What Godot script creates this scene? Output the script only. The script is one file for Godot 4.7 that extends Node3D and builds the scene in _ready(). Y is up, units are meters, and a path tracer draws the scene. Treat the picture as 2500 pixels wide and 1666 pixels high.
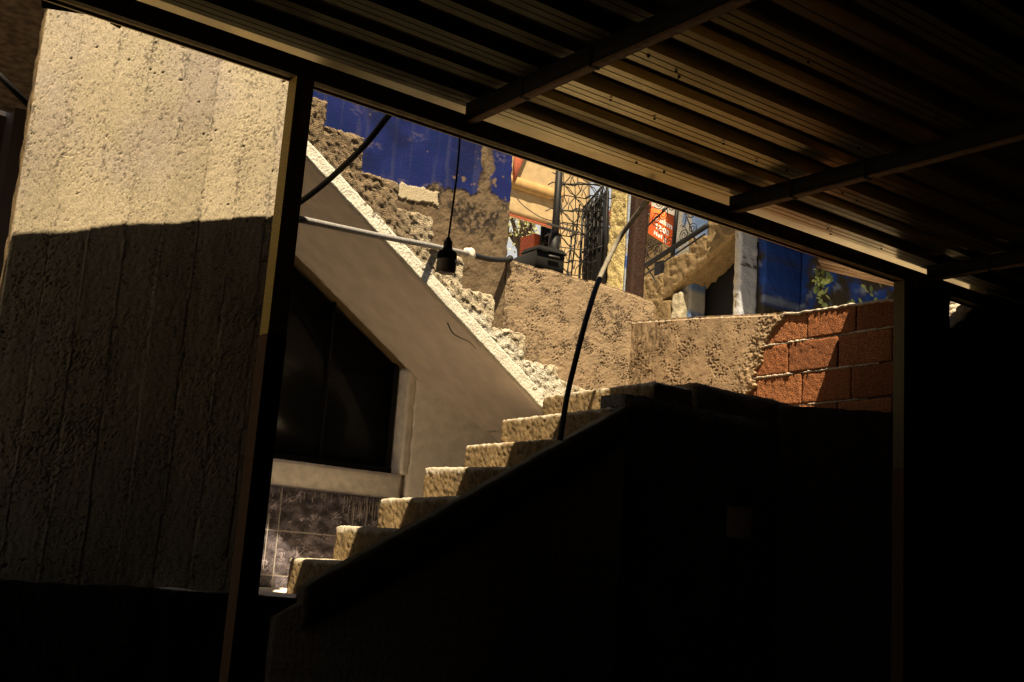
extends Node3D
# A dark tin-roofed shed looks out on concrete stairs in hard sun.
# Axes: x runs along the shed's front beam, -z points out of the shed, y is up (0 = eye level, shed floor at -1.55).

var NZ := FastNoiseLite.new()      # broad fractal noise
var NF := FastNoiseLite.new()      # single octave noise
var NC := FastNoiseLite.new()      # cellular noise for pits
var used := {}
var tex := {}
var rng := RandomNumberGenerator.new()

# ---------------------------------------------------------------- naming
func numbered(called: String) -> String:
	var n: int = used.get(called, 0)
	used[called] = n + 1
	return called if n == 0 else "%s_%03d" % [called, n]

func tag(o: Node, label: String, category: String, group := "", kind := "") -> void:
	o.set_meta("label", label)
	if category: o.set_meta("category", category)
	if group: o.set_meta("group", group)
	if kind: o.set_meta("kind", kind)

func thing(called: String, label: String, category: String, at := Vector3.ZERO, group := "") -> Node3D:
	var o := Node3D.new()
	o.name = numbered(called)
	add_child(o)
	o.position = at
	tag(o, label, category, group)
	return o

func put(called: String, mesh: Mesh, m: Material, parent: Node = null, at := Vector3.ZERO) -> MeshInstance3D:
	var o := MeshInstance3D.new()
	o.mesh = mesh
	o.material_override = m
	if parent == null or parent == self:
		o.name = numbered(called)
		add_child(o)
	else:
		var k := 0
		var nm := called
		while parent.has_node(nm):
			k += 1
			nm = "%s_%03d" % [called, k]
		o.name = nm
		parent.add_child(o)
	var base := Vector3.ZERO
	var q: Node = parent
	while q != null and q != self and q is Node3D:
		base += (q as Node3D).position
		q = q.get_parent()
	o.position = at - base
	return o

func struct(called: String, mesh: Mesh, m: Material, label: String) -> MeshInstance3D:
	var o := put(called, mesh, m)
	o.set_meta("kind", "structure")
	o.set_meta("label", label)
	return o

# ---------------------------------------------------------------- mesh helpers
func vec_noise(p: Vector3) -> Vector3:
	return Vector3(NZ.get_noise_3d(p.x, p.y, p.z), NZ.get_noise_3d(p.y + 31.7, p.z - 11.3, p.x + 5.1), NZ.get_noise_3d(p.z - 47.9, p.x + 23.1, p.y + 77.7))

func grid(st: SurfaceTool, base: int, nu: int, nv: int, keep = null) -> void:
	for j in nv:
		for i in nu:
			if keep != null and not keep.call((i + 0.5) / nu, (j + 0.5) / nv): continue
			var a := base + j * (nu + 1) + i
			var b := a + 1
			var c := a + nu + 1
			var d := c + 1
			st.add_index(a); st.add_index(b); st.add_index(d)
			st.add_index(a); st.add_index(d); st.add_index(c)

func start() -> SurfaceTool:
	var st := SurfaceTool.new()
	st.begin(Mesh.PRIMITIVE_TRIANGLES)
	return st

func done(st: SurfaceTool) -> ArrayMesh:
	st.generate_normals()
	return st.commit()

# Solid with 8 corners: c[0..3] bottom (front-left, front-right, back-right, back-left), c[4..7] the same on top.
# Its faces are gridded, its edges rounded by rad and its skin roughened by amp.
func hexa(c: Array, cell := 0.0, amp := 0.0, freq := 6.0, rad := 0.0, tint = null, st: SurfaceTool = null, count := 0) -> Mesh:
	var own := st == null
	if own: st = start()
	var l := Vector3(c[0].distance_to(c[1]), c[0].distance_to(c[4]), c[0].distance_to(c[3]))
	var n := Vector3i.ONE
	if cell > 0.0:
		n = Vector3i(maxi(1, ceili(l.x / cell)), maxi(1, ceili(maxf(l.y, c[1].distance_to(c[5])) / cell)), maxi(1, ceili(l.z / cell)))
	var base := count
	# face: origin, u axis, v axis in (x, y, z) unit space, wound clockwise from outside
	var faces := [
		[Vector3(0, 1, 0), Vector3(1, 0, 0), Vector3(0, -1, 0), n.x, n.y],   # front
		[Vector3(1, 1, 1), Vector3(-1, 0, 0), Vector3(0, -1, 0), n.x, n.y],  # back
		[Vector3(0, 1, 1), Vector3(0, 0, -1), Vector3(0, -1, 0), n.z, n.y],  # left
		[Vector3(1, 1, 0), Vector3(0, 0, 1), Vector3(0, -1, 0), n.z, n.y],   # right
		[Vector3(0, 1, 1), Vector3(1, 0, 0), Vector3(0, 0, -1), n.x, n.z],   # top
		[Vector3(0, 0, 0), Vector3(1, 0, 0), Vector3(0, 0, 1), n.x, n.z],    # bottom
	]
	for f in faces:
		var nu: int = f[3]
		var nv: int = f[4]
		for j in nv + 1:
			for i in nu + 1:
				var q: Vector3 = f[0] + f[1] * (float(i) / nu) + f[2] * (float(j) / nv)
				if rad > 0.0:
					var m := q * l
					var lo := Vector3(minf(rad, l.x / 2), minf(rad, l.y / 2), minf(rad, l.z / 2))
					var inn := Vector3(clampf(m.x, lo.x, l.x - lo.x), clampf(m.y, lo.y, l.y - lo.y), clampf(m.z, lo.z, l.z - lo.z))
					var off := m - inn
					if off.length() > 0.00001:
						q = (inn + off.normalized() * minf(off.length(), rad)) / l
				var bot: Vector3 = c[0].lerp(c[1], q.x).lerp(c[3].lerp(c[2], q.x), q.z)
				var top: Vector3 = c[4].lerp(c[5], q.x).lerp(c[7].lerp(c[6], q.x), q.z)
				var p := bot.lerp(top, q.y)
				if amp > 0.0: p += vec_noise(p * freq) * amp
				if tint != null: st.set_color(tint.call(p))
				st.set_uv(Vector2(q.x * l.x + q.z * l.z, q.y * l.y))
				st.add_vertex(p)
		grid(st, base, nu, nv)
		base += (nu + 1) * (nv + 1)
	return done(st) if own else null

func corners(lo: Vector3, hi: Vector3) -> Array:
	return [Vector3(lo.x, lo.y, hi.z), Vector3(hi.x, lo.y, hi.z), Vector3(hi.x, lo.y, lo.z), Vector3(lo.x, lo.y, lo.z),
		Vector3(lo.x, hi.y, hi.z), Vector3(hi.x, hi.y, hi.z), Vector3(hi.x, hi.y, lo.z), Vector3(lo.x, hi.y, lo.z)]

func box(lo: Vector3, hi: Vector3, cell := 0.0, amp := 0.0, freq := 6.0, rad := 0.0, tint = null) -> Mesh:
	if cell == 0.0: return bevel_box(lo, hi, rad)
	return hexa(corners(lo, hi), cell, amp, freq, rad, tint)

# A plain box with chamfered edges and flat faces.
func bevel_box(lo: Vector3, hi: Vector3, r := 0.003, st: SurfaceTool = null) -> Mesh:
	var own := st == null
	if own: st = start()
	var mid := (lo + hi) / 2
	var h := (hi - lo) / 2
	r = minf(r, minf(h.x, minf(h.y, h.z)) * 0.6)
	r = maxf(r, 0.0002)
	st.set_smooth_group(-1)
	var tri := func(a: Vector3, b: Vector3, c: Vector3, want: Vector3):
		var nn := (b - a).cross(c - a)
		if nn.dot(want) > 0.0:
			var t := b; b = c; c = t
		for p in [a, b, c]:
			st.set_uv(Vector2(p.x + p.z, p.y))
			st.add_vertex(mid + p)
	var quad := func(a, b, c, d, want):
		tri.call(a, b, c, want); tri.call(a, c, d, want)
	for ax in 3:
		var u := (ax + 1) % 3
		var v := (ax + 2) % 3
		for s in [-1.0, 1.0]:
			var ps := []
			for e in [[-1, -1], [1, -1], [1, 1], [-1, 1]]:
				var p := Vector3.ZERO
				p[ax] = s * h[ax]; p[u] = e[0] * (h[u] - r); p[v] = e[1] * (h[v] - r)
				ps.append(p)
			var w := Vector3.ZERO
			w[ax] = s
			quad.call(ps[0], ps[1], ps[2], ps[3], w)
	for ax in 3:                       # edges along ax
		var u := (ax + 1) % 3
		var v := (ax + 2) % 3
		for su in [-1.0, 1.0]:
			for sv in [-1.0, 1.0]:
				var a := Vector3.ZERO; a[u] = su * h[u]; a[v] = sv * (h[v] - r)
				var b := Vector3.ZERO; b[u] = su * (h[u] - r); b[v] = sv * h[v]
				var w := Vector3.ZERO; w[u] = su; w[v] = sv
				var e := Vector3.ZERO; e[ax] = h[ax] - r
				quad.call(a - e, b - e, b + e, a + e, w)
	for sx in [-1.0, 1.0]:
		for sy in [-1.0, 1.0]:
			for sz in [-1.0, 1.0]:
				var s := Vector3(sx, sy, sz)
				var g := h - Vector3(r, r, r)
				tri.call(Vector3(h.x, g.y, g.z) * s, Vector3(g.x, h.y, g.z) * s, Vector3(g.x, g.y, h.z) * s, s)
	return done(st) if own else null

# A free sheet: fn(u, v) gives the point, tint(p) the colour; keep(u, v) may leave cells out.
func sheet(nu: int, nv: int, fn: Callable, tint = null, keep = null) -> Mesh:
	var st := start()
	for j in nv + 1:
		for i in nu + 1:
			var p: Vector3 = fn.call(float(i) / nu, float(j) / nv)
			if tint != null: st.set_color(tint.call(p))
			st.set_uv(Vector2(float(i) / nu, float(j) / nv))
			st.add_vertex(p)
	grid(st, 0, nu, nv, keep)
	return done(st)

# Tube through points, smoothed; radius may taper.
func tube(pts: Array, r0: float, r1 := -1.0, sides := 8, steps := 6, st: SurfaceTool = null, count := 0, wob := 0.0) -> Variant:
	if r1 < 0.0: r1 = r0
	var own := st == null
	if own: st = start()
	var cu := Curve3D.new()
	var n := pts.size()
	for i in n:
		var t := Vector3.ZERO
		if n > 2 and i > 0 and i < n - 1: t = (pts[i + 1] - pts[i - 1]) / 6.0
		elif n > 2 and i == 0: t = (pts[1] - pts[0]) / 4.0
		elif n > 2: t = (pts[n - 1] - pts[n - 2]) / 4.0
		cu.add_point(pts[i], -t, t)
	var path := []
	if n == 2: path = [pts[0], pts[1]] if wob == 0.0 else [pts[0], pts[0].lerp(pts[1], 0.33), pts[0].lerp(pts[1], 0.67), pts[1]]
	else:
		for i in n - 1:
			for k in steps: path.append(cu.sample(i, float(k) / steps))
		path.append(pts[n - 1])
	var m := path.size()
	var side := Vector3.UP
	var d0: Vector3 = (path[1] - path[0]).normalized()
	if absf(d0.dot(side)) > 0.9: side = Vector3.RIGHT
	side = d0.cross(side).normalized()
	for i in m:
		var d: Vector3 = (path[mini(i + 1, m - 1)] - path[maxi(i - 1, 0)]).normalized()
		side = (side - d * side.dot(d)).normalized()
		var up := d.cross(side)
		var r := lerpf(r0, r1, float(i) / (m - 1))
		if wob > 0.0: r *= 1.0 + wob * NF.get_noise_1d(i * 60.0 + pts[0].x * 900.0)
		for s in sides + 1:
			var a := TAU * s / sides
			st.set_uv(Vector2(float(s) / sides, float(i)))
			st.add_vertex(path[i] + (side * cos(a) + up * sin(a)) * r)
	for i in m - 1:
		for s in sides:
			var a := count + i * (sides + 1) + s
			var b := a + sides + 1
			st.add_index(a); st.add_index(a + 1); st.add_index(b)
			st.add_index(a + 1); st.add_index(b + 1); st.add_index(b)
	var cnt := count + m * (sides + 1)
	for e in 2:
		var o: int = count if e == 0 else count + (m - 1) * (sides + 1)
		st.add_vertex(path[0] if e == 0 else path[m - 1])
		for s in sides:
			st.add_index(cnt)
			if e == 0: st.add_index(o + s + 1); st.add_index(o + s)
			else: st.add_index(o + s); st.add_index(o + s + 1)
		cnt += 1
	if own: return done(st)
	return cnt

func lathe(prof: Array, sides := 24) -> Mesh:
	return sheet(sides, prof.size() - 1, func(u, v):
		var k := int(round(v * (prof.size() - 1)))
		var a: float = -u * TAU
		return Vector3(cos(a) * prof[k].x, prof[k].y, sin(a) * prof[k].x))

# A lump of rubble or crumb.
func lump(r: Vector3, s: float, n := 6) -> Mesh:
	return sheet(n * 2, n, func(u, v):
		var a: float = -u * TAU
		var b: float = v * PI
		var d := Vector3(sin(b) * cos(a), cos(b), sin(b) * sin(a))
		var k := 1.0 + 0.45 * NZ.get_noise_3d(d.x * 0.9 + s, d.y * 0.9, d.z * 0.9 - s * 3.0)
		return d * r * k)

# ---------------------------------------------------------------- materials
func noise_tex(key: String, freq: float, octaves: int, lo: float, hi: float, kind := FastNoiseLite.TYPE_SIMPLEX_SMOOTH, as_normal := 0.0, size := 512, warp := 0.0, mid := 0.5) -> NoiseTexture2D:
	if tex.has(key): return tex[key]
	var n := FastNoiseLite.new()
	n.seed = key.hash() % 1000
	n.noise_type = kind
	n.frequency = freq
	n.fractal_type = FastNoiseLite.FRACTAL_FBM if octaves > 1 else FastNoiseLite.FRACTAL_NONE
	n.fractal_octaves = octaves
	if warp > 0.0:
		n.domain_warp_enabled = true
		n.domain_warp_amplitude = warp
		n.domain_warp_frequency = freq * 0.8
	var t := NoiseTexture2D.new()
	t.width = size; t.height = size
	t.seamless = true
	t.noise = n
	if as_normal > 0.0:
		t.as_normal_map = true
		t.bump_strength = as_normal
	elif lo != 0.0 or hi != 1.0:
		var g := Gradient.new()
		g.set_color(0, Color(lo, lo, lo)); g.set_color(1, Color(hi, hi, hi))
		if mid != 0.5: g.add_point(mid, Color((lo + hi) / 2, (lo + hi) / 2, (lo + hi) / 2))
		t.color_ramp = g
	tex[key] = t
	return t

func lin(r: float, g: float, b: float) -> Color:
	return Color(r, g, b).linear_to_srgb()

# albedo is a linear real-world base colour; grain multiplies it, relief (cm) gives fine bumps.
func mat(c: Color, rough := 0.9, grain: Texture2D = null, scale := 1.5, relief := 0.0, relief_tex: Texture2D = null, vcol := false, metal := 0.0) -> StandardMaterial3D:
	var m := StandardMaterial3D.new()
	m.albedo_color = lin(c.r, c.g, c.b)
	m.roughness = rough
	m.metallic = metal
	m.metallic_specular = 0.3
	m.uv1_triplanar = true
	m.uv1_world_triplanar = true
	m.uv1_scale = Vector3.ONE * scale
	m.vertex_color_use_as_albedo = vcol
	if grain: m.albedo_texture = grain
	if relief > 0.0:
		m.heightmap_enabled = true
		m.heightmap_scale = relief
		m.heightmap_texture = relief_tex if relief_tex else grain
	return m

func smooth(a: float, b: float, x: float) -> float:
	return smoothstep(a, b, x)

const SUN := Vector3(0.56, -2.18, -1.0)
var M := {}

func roof_h(z: float) -> float:
	return 1.888 - (z + 3.97) * 0.012

func soffit(x: float) -> float:
	return 3.614 - 0.656 * x

func _ready() -> void:
	rng.seed = 11
	# ------------------------------------------------ camera, sky, sun, exposure
	var cam := Camera3D.new()
	add_child(cam)
	cam.position = Vector3.ZERO
	cam.rotation_degrees = Vector3(11.60, -36.00, 4.10)
	cam.fov = 31.825
	cam.near = 0.05
	cam.far = 300.0
	cam.current = true

	var env := Environment.new()
	env.background_mode = Environment.BG_SKY
	var sm := ProceduralSkyMaterial.new()
	sm.sky_top_color = Color(0.34, 0.41, 0.54)
	sm.sky_horizon_color = Color(0.97, 0.96, 0.93)
	sm.sky_curve = 0.6
	sm.ground_bottom_color = Color(0.20, 0.17, 0.13)
	sm.ground_horizon_color = Color(0.55, 0.52, 0.46)
	sm.sun_angle_max = 1.0
	sm.energy_multiplier = 0.32
	var sky := Sky.new()
	sky.sky_material = sm
	env.sky = sky
	env.tonemap_mode = Environment.TONE_MAPPER_LINEAR
	env.tonemap_exposure = 2.9
	env.sdfgi_enabled = true
	env.ssao_enabled = true
	env.ssil_enabled = true
	var we := WorldEnvironment.new()
	we.environment = env
	add_child(we)

	var sun := DirectionalLight3D.new()
	sun.basis = Basis.looking_at(SUN, Vector3.UP)
	sun.light_energy = 1.6
	sun.light_color = Color(1.0, 0.92, 0.78)
	sun.light_angular_distance = 0.5
	sun.shadow_enabled = true
	add_child(sun)

	# ------------------------------------------------ noises and materials
	NZ.seed = 3; NZ.frequency = 1.0; NZ.noise_type = FastNoiseLite.TYPE_SIMPLEX_SMOOTH
	NZ.fractal_type = FastNoiseLite.FRACTAL_FBM; NZ.fractal_octaves = 4
	NF.seed = 8; NF.frequency = 1.0; NF.noise_type = FastNoiseLite.TYPE_SIMPLEX_SMOOTH; NF.fractal_type = FastNoiseLite.FRACTAL_NONE
	NC.seed = 5; NC.frequency = 1.0; NC.noise_type = FastNoiseLite.TYPE_CELLULAR; NC.fractal_type = FastNoiseLite.FRACTAL_NONE
	var fine := noise_tex("fine", 0.09, 3, 0.62, 1.0)
	var coarse := noise_tex("coarse", 0.035, 5, 0.55, 1.0)
	var gritty := noise_tex("gritty", 0.16, 2, 0.0, 1.0)
	var rough := noise_tex("rough", 0.05, 5, 0.0, 1.0)
	var crumbs := noise_tex("crumbs", 0.07, 3, 0.0, 1.0, FastNoiseLite.TYPE_CELLULAR)
	var streaky := noise_tex("streaky", 0.03, 4, 0.6, 1.0)
	var marble := noise_tex("marble", 0.012, 5, 0.25, 1.0, FastNoiseLite.TYPE_SIMPLEX_SMOOTH, 0.0, 512, 60.0)
	M.panel = mat(Color(0.56, 0.465, 0.315), 0.95, fine, 2.2, 0.07, gritty, true)
	M.plaster = mat(Color(0.86, 0.86, 0.86), 0.95, fine, 2.5, 0.14, rough, true)
	M.rough_plaster = mat(Color(1, 1, 1), 0.97, coarse, 4.5, 1.3, rough, true)
	M.stair = mat(Color(0.30, 0.205, 0.10), 0.97, coarse, 3.0, 0.7, gritty)
	M.sun_rim_stair = mat(Color(1, 1, 1), 0.97, fine, 3.0, 0.5, gritty, true)
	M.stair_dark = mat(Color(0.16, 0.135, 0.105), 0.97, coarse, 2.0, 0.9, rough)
	M.slab = mat(Color(0.74, 0.62, 0.54), 0.9, noise_tex("soft", 0.02, 4, 0.85, 1.0), 0.7, 0.05, gritty)
	M.slab_edge = mat(Color(0.80, 0.75, 0.62), 0.9, fine, 2.0, 0.35, rough)
	M.inner_wall = mat(Color(0.95, 0.84, 0.71), 0.95, noise_tex("soft", 0.02, 4, 0.85, 1.0), 1.2, 0.1, gritty)
	M.earth = mat(Color(0.20, 0.175, 0.15), 0.98, coarse, 0.8, 0.8, rough)
	M.soot = mat(Color(0.20, 0.18, 0.155), 0.97, coarse, 0.9, 0.4, rough)
	M.rust_soot = mat(Color(0.30, 0.13, 0.09), 0.97, coarse, 0.9, 0.4, rough)
	M.yard = mat(Color(0.88, 0.78, 0.62), 0.97, noise_tex("soft", 0.02, 4, 0.85, 1.0), 1.0, 0.5, rough)
	M.dirt = mat(Color(0.45, 0.38, 0.28), 0.97, coarse, 1.0, 0.8, rough)
	M.shaded_zinc = mat(Color(0.13, 0.11, 0.055), 0.6, noise_tex("soft", 0.02, 4, 0.85, 1.0), 0.7, 0.03, gritty, false, 0.4)  # darker copy of the zinc, with the fading light put into its colour
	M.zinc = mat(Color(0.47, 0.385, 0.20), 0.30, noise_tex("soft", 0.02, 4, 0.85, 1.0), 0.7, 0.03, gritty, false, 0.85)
	M.beam = mat(Color(0.30, 0.23, 0.10), 0.6, streaky, 1.2, 0.06, gritty)
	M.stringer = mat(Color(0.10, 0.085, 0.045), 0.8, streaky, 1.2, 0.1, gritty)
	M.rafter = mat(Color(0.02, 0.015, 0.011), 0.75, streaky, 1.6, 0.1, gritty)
	M.dimmed_post = mat(Color(0.16, 0.125, 0.05), 0.6, fine, 2.0, 0.06, gritty)  # darker copy of the post colour, standing in for weaker light
	M.post = mat(Color(0.60, 0.42, 0.10), 0.6, fine, 2.0, 0.06, gritty)
	M.post_rust = mat(Color(0.13, 0.07, 0.035), 0.8, fine, 2.0, 0.1, gritty)
	M.iron = mat(Color(0.012, 0.011, 0.011), 0.55, fine, 3.0)
	M.iron_grey = mat(Color(0.09, 0.085, 0.08), 0.5, fine, 3.0, 0.0, null, false, 0.4)
	M.rubber = mat(Color(0.012, 0.012, 0.013), 0.6)
	M.hose = mat(Color(0.30, 0.26, 0.20), 0.8, streaky, 2.0)
	M.conduit = mat(Color(0.38, 0.36, 0.34), 0.7, coarse, 3.0)
	M.tape = mat(Color(0.75, 0.68, 0.55), 0.9, fine, 4.0, 0.3, rough)
	var speck := Image.create(512, 512, false, Image.FORMAT_RGB8)
	for j in 512:
		for i in 512:
			var g := 0.55 + 0.9 * NF.get_noise_2d(i * 0.16, j * 0.16) * NF.get_noise_2d(i * 0.05 + 90.0, j * 0.05) + 0.55 * NF.get_noise_2d(i * 0.30 + 50.0, j * 0.30)
			g = clampf(g, 0.08, 1.0)
			speck.set_pixel(i, j, Color(g, g, g))
	tex["pumice"] = ImageTexture.create_from_image(speck)
	M.brick = [mat(Color(0.74, 0.27, 0.10), 0.97, tex["pumice"], 1.6, 1.0, tex["pumice"]),
		mat(Color(0.62, 0.23, 0.09), 0.97, tex["pumice"], 1.75, 1.0, tex["pumice"]),
		mat(Color(0.80, 0.31, 0.12), 0.97, tex["pumice"], 1.5, 1.0, tex["pumice"])]
	M.mortar = mat(Color(0.55, 0.47, 0.36), 0.97, fine, 3.0, 0.7, rough)
	M.tile = []
	var vein := Image.create(512, 512, false, Image.FORMAT_RGB8)
	for j in 512:
		for i in 512:
			var a := i / 512.0 * 6.0
			var b := j / 512.0 * 6.0
			var w := NZ.get_noise_2d(a * 0.7, b * 0.7) * 1.6
			var ridge := 1.0 - absf(NF.get_noise_2d((a + b * 0.55) * 0.55 + w, (b - a * 0.5) * 2.6 + w))
			var v := 0.30 + 0.35 * (NZ.get_noise_2d(a * 1.3 + 40.0, b * 2.0) * 0.8 + 0.4) + 0.55 * pow(ridge, 9.0) * smooth(-0.2, 0.4, NZ.get_noise_2d(a + 9.0, b + 4.0))
			v = clampf(v + 0.12 * NZ.get_noise_2d(a * 9.0, b * 9.0), 0.12, 1.0)
			vein.set_pixel(i, j, Color(v, v * 0.95, v * 0.95))
	var vt := ImageTexture.create_from_image(vein)
	for k in 3:
		var t := mat([Color(0.46, 0.44, 0.50), Color(0.40, 0.385, 0.45), Color(0.52, 0.49, 0.54)][k], 0.35, vt, 1.3)
		t.uv1_triplanar = false
		t.uv1_world_triplanar = false
		t.uv1_scale = Vector3(1.3, 1.3, 1)
		t.uv1_offset = Vector3(0.5 + 0.07 * k, 0.21 + 0.29 * k, 0)
		M.tile.append(t)
	M.grout = mat(Color(0.48, 0.42, 0.37), 0.95, fine, 3.0)
	M.glass = mat(Color(0.008, 0.008, 0.008), 0.2)
	M.orange = mat(Color(0.46, 0.335, 0.18), 0.95, noise_tex("soft", 0.02, 4, 0.85, 1.0), 1.0, 0.08, gritty)
	M.orange_band = mat(Color(0.40, 0.25, 0.10), 0.95, noise_tex("soft", 0.02, 4, 0.85, 1.0), 1.0, 0.08, gritty)
	M.pink = mat(Color(0.50, 0.13, 0.07), 0.95, fine, 1.0, 0.2, gritty)
	M.yellow = mat(Color(0.60, 0.48, 0.22), 0.95, fine, 1.5, 0.6, rough)
	M.blue_white = mat(Color(1, 1, 1), 0.9, fine, 2.0, 0.5, rough, true)
	M.timber = mat(Color(0.045, 0.020, 0.011), 0.8, streaky, 1.8, 0.3, rough)
	M.pale_timber = mat(Color(0.40, 0.25, 0.14), 0.8, streaky, 1.8, 0.3, rough)
	M.batten = mat(Color(0.26, 0.155, 0.09), 0.75, streaky, 1.6)  # paler than the rafter: light along its lower edge put into colour
	M.bracket = mat(Color(0.20, 0.13, 0.065), 0.8, fine, 2.0)
	M.black_box = mat(Color(0.008, 0.007, 0.006), 0.9, fine, 2.0)
	M.banner_orange = mat(Color(0.85, 0.16, 0.035), 0.7)
	M.banner_white = mat(Color(0.82, 0.80, 0.76), 0.7)
	M.cable_brown = mat(Color(0.05, 0.035, 0.03), 0.7)
	M.leaf = mat(Color(0.24, 0.30, 0.11), 0.6)  # leaf colour raised to stand in for sun on the creeper
	M.leaf.backlight_enabled = true
	M.leaf.backlight = Color(0.2, 0.25, 0.1)
	M.pale_leaf = mat(Color(0.30, 0.30, 0.14), 0.7)
	M.pale_leaf.backlight_enabled = true
	M.pale_leaf.backlight = Color(0.5, 0.5, 0.3)
	M.bark = mat(Color(0.05, 0.035, 0.025), 0.95, coarse, 2.0, 0.8, rough)
	M.notice = mat(Color(0.80, 0.72, 0.62), 0.9, fine, 3.0)
	M.brass = mat(Color(0.45, 0.32, 0.14), 0.4, fine, 3.0, 0.0, null, false, 0.7)
	M.roof_tile = mat(Color(0.22, 0.06, 0.03), 0.9, coarse, 2.0, 0.8, rough)
	M.brown_plaster = mat(Color(0.34, 0.255, 0.19), 0.95, coarse, 0.8, 0.3, rough)

	ground()
	shed()
	panel()
	neighbour()
	house()
	upper_stair()
	lower_stair()
	parapet()
	block_wall()
	terrace()
	small_things()

# ---------------------------------------------------------------- ground
func ground() -> void:
	struct("shed_floor", box(Vector3(-0.9, -1.75, -4.25), Vector3(9.3, -1.55, 2.6)), M.earth, "dark earth floor inside the shed")
	var y := sheet(60, 20, func(u, v):
		var p := Vector3(lerpf(1.6, 3.40, u), 0.0, lerpf(-4.36, -6.04, v))
		p.y = -0.10 + 0.02 * NZ.get_noise_3d(p.x * 2.0, 0.0, p.z * 2.0)
		return p)
	struct("yard_ground", y, M.yard, "pale dusty yard at the foot of the lower stair")
	var dk := sheet(40, 20, func(u, v): return Vector3(lerpf(3.40, 5.45, u), -0.10 + 0.03 * NZ.get_noise_2d(u * 9.0, v * 5.0), lerpf(-5.0, -6.04, v)))
	struct("shaded_ground", dk, M.bark, "ground under the stairs, its shade put into a dark colour")  # unlit part of the yard, painted dark
	var sd := sheet(40, 20, func(u, v): return Vector3(lerpf(-3.0, 1.6, u), -0.10 + 0.03 * NZ.get_noise_2d(u * 9.0, v * 5.0 + 20.0), lerpf(-4.36, -6.6, v)))
	struct("darkened_side", sd, M.bark, "ground between the concrete wall and the neighbouring house, darkened to cut bounced light")  # ground colour darkened to cut bounce onto the concrete wall
	var far := sheet(80, 60, func(u, v):
		var p := Vector3(lerpf(-80.0, 80.0, u), 0.0, lerpf(-6.7, -120.0, v * v))
		p.y = -0.25 + 0.3 * NZ.get_noise_3d(p.x * 0.05, 0.0, p.z * 0.05)
		return p)
	struct("far_ground", far, M.dirt, "open ground behind the houses")
	struct("outer_ground", box(Vector3(-80, -1.95, -6.6), Vector3(80, -1.80, 60)), M.dirt, "open ground round the shed")
	struct("terrace_ground", box(Vector3(4.5, -0.4, -20.0), Vector3(14.0, 1.86, -6.24)), M.yard, "raised terrace in front of the orange house")

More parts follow.
